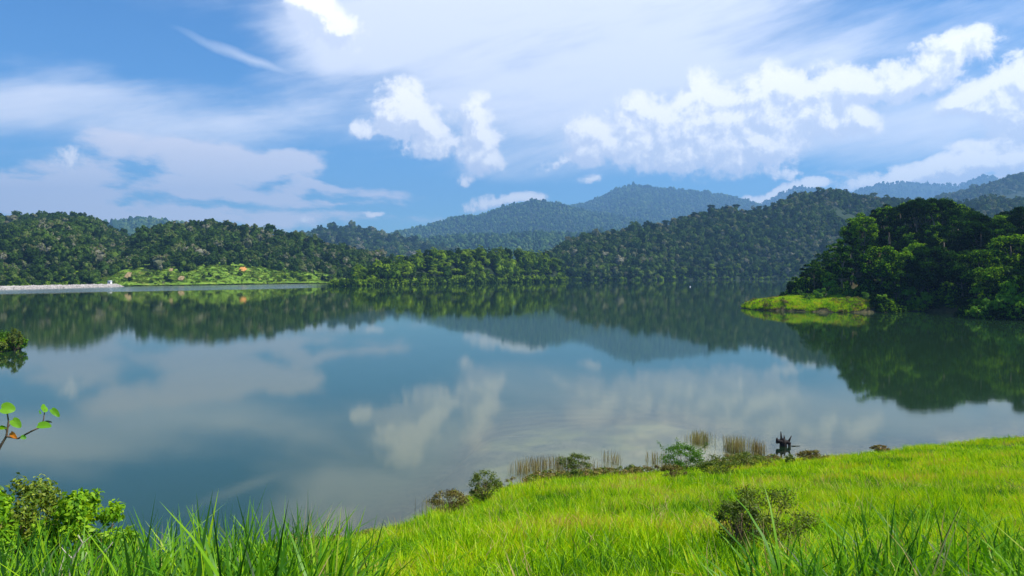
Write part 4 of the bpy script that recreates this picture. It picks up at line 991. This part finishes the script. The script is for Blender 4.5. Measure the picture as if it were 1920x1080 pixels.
M['orange_earth'] = plain('orange_earth', (.60, .24, .05), (.85, .42, .14), .5, bump=.4, dist=.4)
M['pink_earth'] = plain('pink_earth', (.30, .22, .09), (.44, .31, .17), .5, bump=.4, dist=.4)
def earth(px, row, wm, hm, mt, lab, seed, hh=hM):
    vs = np.linspace(0, .6, 300); x, y, z = hh['surf'](np.full(300, float(px)), vs); rr = HZ - (z - EYE) / y * F; i = int(np.argmin(np.abs(rr - row)))
    k, q = 16, 5; V = [(0, -.6, hm * .45)]; r_ = np.random.default_rng(seed); w_ = r_.uniform(.75, 1.2, k)
    for j in range(1, q + 1):
        for a in range(k):
            t_ = a / k * 2 * math.pi; rr_ = j / q * w_[a]
            V.append((math.cos(t_) * rr_ * wm / 2, .5 * math.sin(t_) * rr_ * hm * .9 - .25 * (1 - (j / q) ** 2) + r_.normal() * .1, hm * .45 + math.sin(t_) * rr_ * hm * .5 + r_.normal() * .12))
    T = [(0, 1 + a, 1 + (a + 1) % k) for a in range(k)]
    for j in range(q - 1):
        for a in range(k): b = (a + 1) % k; p0 = 1 + j * k; T += [(p0 + a, p0 + k + a, p0 + k + b), (p0 + a, p0 + k + b, p0 + b)]
    o = link('bare_earth', raw_mesh('bare_earth', V, T), None, M[mt]); o.location = (float(x[i]), float(y[i]) - 1.6, float(z[i]) + 1.4); tag(o, lab, None, None, 'structure')
earth(456, 512, 7.5, 5, 'orange_earth', 'orange earth cut on the far clearing', 1); earth(242, 524, 6, 5.5, 'pink_earth', 'reddish earth cut at the left of the clearing', 2)
earth(322, 511, 4, 3, 'pink_earth', 'small pale earth cut at the forest edge', 3); earth(341, 528, 5.5, 4, 'pink_earth', 'pinkish bare slope near the shore', 4)
earth(182, 508, 3, 2.2, 'pink_earth', 'small pale patch at the corner of the clearing', 5); earth(542, 509, 4, 2, 'pink_earth', 'thin bare patch above the thicket', 6)
earth(591, 521, 4, 2, 'pink_earth', 'pale bare patch between the thickets', 7); earth(495, 492, 8, 5, 'meadow', 'yellow green opening on the hillside', 8); earth(2, 486, 5, 4, 'orange_earth', 'orange earth mark on the left hill at the frame edge', 9, hL)
# stone dam
A = np.array([-386., 400.]); B = np.array([-322., 651.]); L_ = np.linalg.norm(B - A); dr = (B - A) / L_; nr = np.array([dr[1], -dr[0]])
root = empty('stone_dam', (A[0], A[1], 0)); tag(root, 'long low dam of pale rocks on the far left shore', 'dam')
prof_ = [(9.5, -3), (7.2, -.4), (1.5, 2.1), (0, 2.3), (-4, 2.3), (-9, 0), (-11, -2)]
us = np.arange(0, L_ + 1, 3.0); Xg = []; Yg = []; Zg = []
for o_, z_ in prof_:
    Xg.append(dr[0] * us + nr[0] * o_); Yg.append(dr[1] * us + nr[1] * o_); Zg.append(np.full(len(us), z_) + fbm(us, us * 0 + o_, 3, 2, 95) * .25)
link('embankment', grid_mesh('embankment', np.array(Xg), np.array(Yg), np.array(Zg)), root, M['stone'])
import bmesh
def rock(seed):
    r_ = np.random.default_rng(seed); bm = bmesh.new(); bmesh.ops.create_icosphere(bm, subdivisions=1, radius=.5)
    for v in bm.verts: v.co = v.co * r_.uniform(.7, 1.15)
    me = bpy.data.meshes.new('rock'); bm.to_mesh(me); bm.free(); return me
RC = proto_collection('rock', [rock(i) for i in range(5)], M['stone'])
u_ = rng.uniform(0, L_, 3200); q_ = rng.uniform(-.1, 1, 3200); o_ = 7.2 * (1 - q_) + .4; z_ = 2.3 * np.clip(q_, 0, 1) - .15
scatter('rocks', 'x', np.stack([dr[0] * u_ + nr[0] * o_, dr[1] * u_ + nr[1] * o_, z_], 1), rng.uniform(.6, 1.7, 3200), RC, tilt=1.0, parent=root, part=True)
# white hut
M['white'] = plain('white_paint', (.75, .75, .73), (.82, .82, .8), 3); M['tin'] = plain('tin_roof', (.6, .6, .6), (.75, .75, .75), 2, rough=.5); M['door'] = plain('door_paint', (.08, .10, .10), (.12, .13, .13), 4)
def box(name, p0, p1, parent, mt):
    (a, b, c), (d, e, f) = p0, p1; V = [(a, b, c), (d, b, c), (d, e, c), (a, e, c), (a, b, f), (d, b, f), (d, e, f), (a, e, f)]
    return link(name, raw_mesh(name, V, [(0, 3, 2, 1), (4, 5, 6, 7), (0, 1, 5, 4), (1, 2, 6, 5), (2, 3, 7, 6), (3, 0, 4, 7)]), parent, M[mt])
hx = (206 - 960) / F * 650
root = empty('hut', (hx, 650, 2.2)); tag(root, 'tiny white hut among shrubs at the end of the dam', 'hut')
box('wall', (-1.3, -1.1, -1), (1.3, 1.1, 2.1), root, 'white'); box('door', (-.35, -1.14, 0), (.45, -1.103, 1.8), root, 'door')
link('roof', raw_mesh('roof', [(-1.6, -1.4, 2.103), (1.6, -1.4, 2.103), (1.6, 1.4, 2.103), (-1.6, 1.4, 2.103), (-1.6, 0, 2.8), (1.6, 0, 2.8)], [(0, 1, 2), (0, 2, 3), (0, 4, 5), (0, 5, 1), (2, 5, 4), (2, 4, 3), (0, 3, 4), (1, 5, 2)]), root, M['tin'])
# small white float
root = empty('buoy', ((1294 - 960) / F * 640, 640, 0)); tag(root, 'tiny white float out on the lake before the right ridge', 'buoy')
t = Tris(); t.tube([(0, 0, -.4), (0, 0, 0), (0, 0, .35), (0, 0, .6)], [.2, .5, .5, .25], 12); link('float', t.mesh('float'), root, M['white'])
t = Tris(); t.tube([(0, 0, .5), (0, 0, 1.2)], [.06, .05], 6); link('post', t.mesh('post'), root, M['white'])

# spit grass
SG = tcoll('spit_tuft', [blades(34, .75, .07, .75, .45, 2400 + i, 2) for i in range(4)], 'grass')
x = rng.uniform(74, 126, 16000); y = rng.uniform(228, 300, 16000); d = psdf(x, y, HEAD); z = head_z(x, y)
ok = (d > .5 + fbm(x, y, 2.5, 3, 350) * 1.6) & (z > .15) & ((sstep(100, 112, x + (y - 270) * .10) < .5) | (d < 3)) & (fbm(x, y, 3.5, 3, 351) > -.42)
P_ = np.stack([x, y, z - .1], 1)[ok]; scatter('grass', 'bright grass covering the spit of the headland', P_, rng.uniform(.8, 1.4, len(P_)), SG, tilt=.1)
x = rng.uniform(77, 118, 2600); y = rng.uniform(234, 285, 2600); d = psdf(x, y, HEAD); z = head_z(x, y); ok = (d > -.3) & (d < 9) & (fbm(x, y, 5, 3, 370) > .12 + .03 * d)
scatter('undergrowth', 'scattered low shrubs and weeds along the spit', np.stack([x, y, z - .1], 1)[ok], rng.uniform(.9, 2.3, ok.sum()), WEED, tilt=.1)
x = rng.uniform(-100, -74, 1200); y = rng.uniform(112, 136, 1200); z = isle_z(x, y); ok = z > .2
scatter('grass', 'grass at the foot of the islet bushes', np.stack([x, y, z - .1], 1)[ok], rng.uniform(.7, 1.1, ok.sum()), SG, tilt=.1)

# ------------------------------------------------------------------ air
HAZE = 0.000105
V = [(a, b, c) for c in (-10.5, 1330) for a, b in ((-12950, -520), (12950, -520), (12950, 12650), (-12950, 12650))]
me = raw_mesh('haze', V, [(0, 3, 2, 1), (4, 5, 6, 7), (0, 1, 5, 4), (1, 2, 6, 5), (2, 3, 7, 6), (3, 0, 4, 7)])
m, n = mat('haze'); n.node('ShaderNodeOutputMaterial', {'Volume': n.node('ShaderNodeVolumePrincipled', {'Color': (.30, .60, 1.0), 'Density': HAZE, 'Anisotropy': .2}).outputs[0]})
tag(link('haze', me, None, m), 'thin blue haze hanging over the valley', None, None, 'stuff')
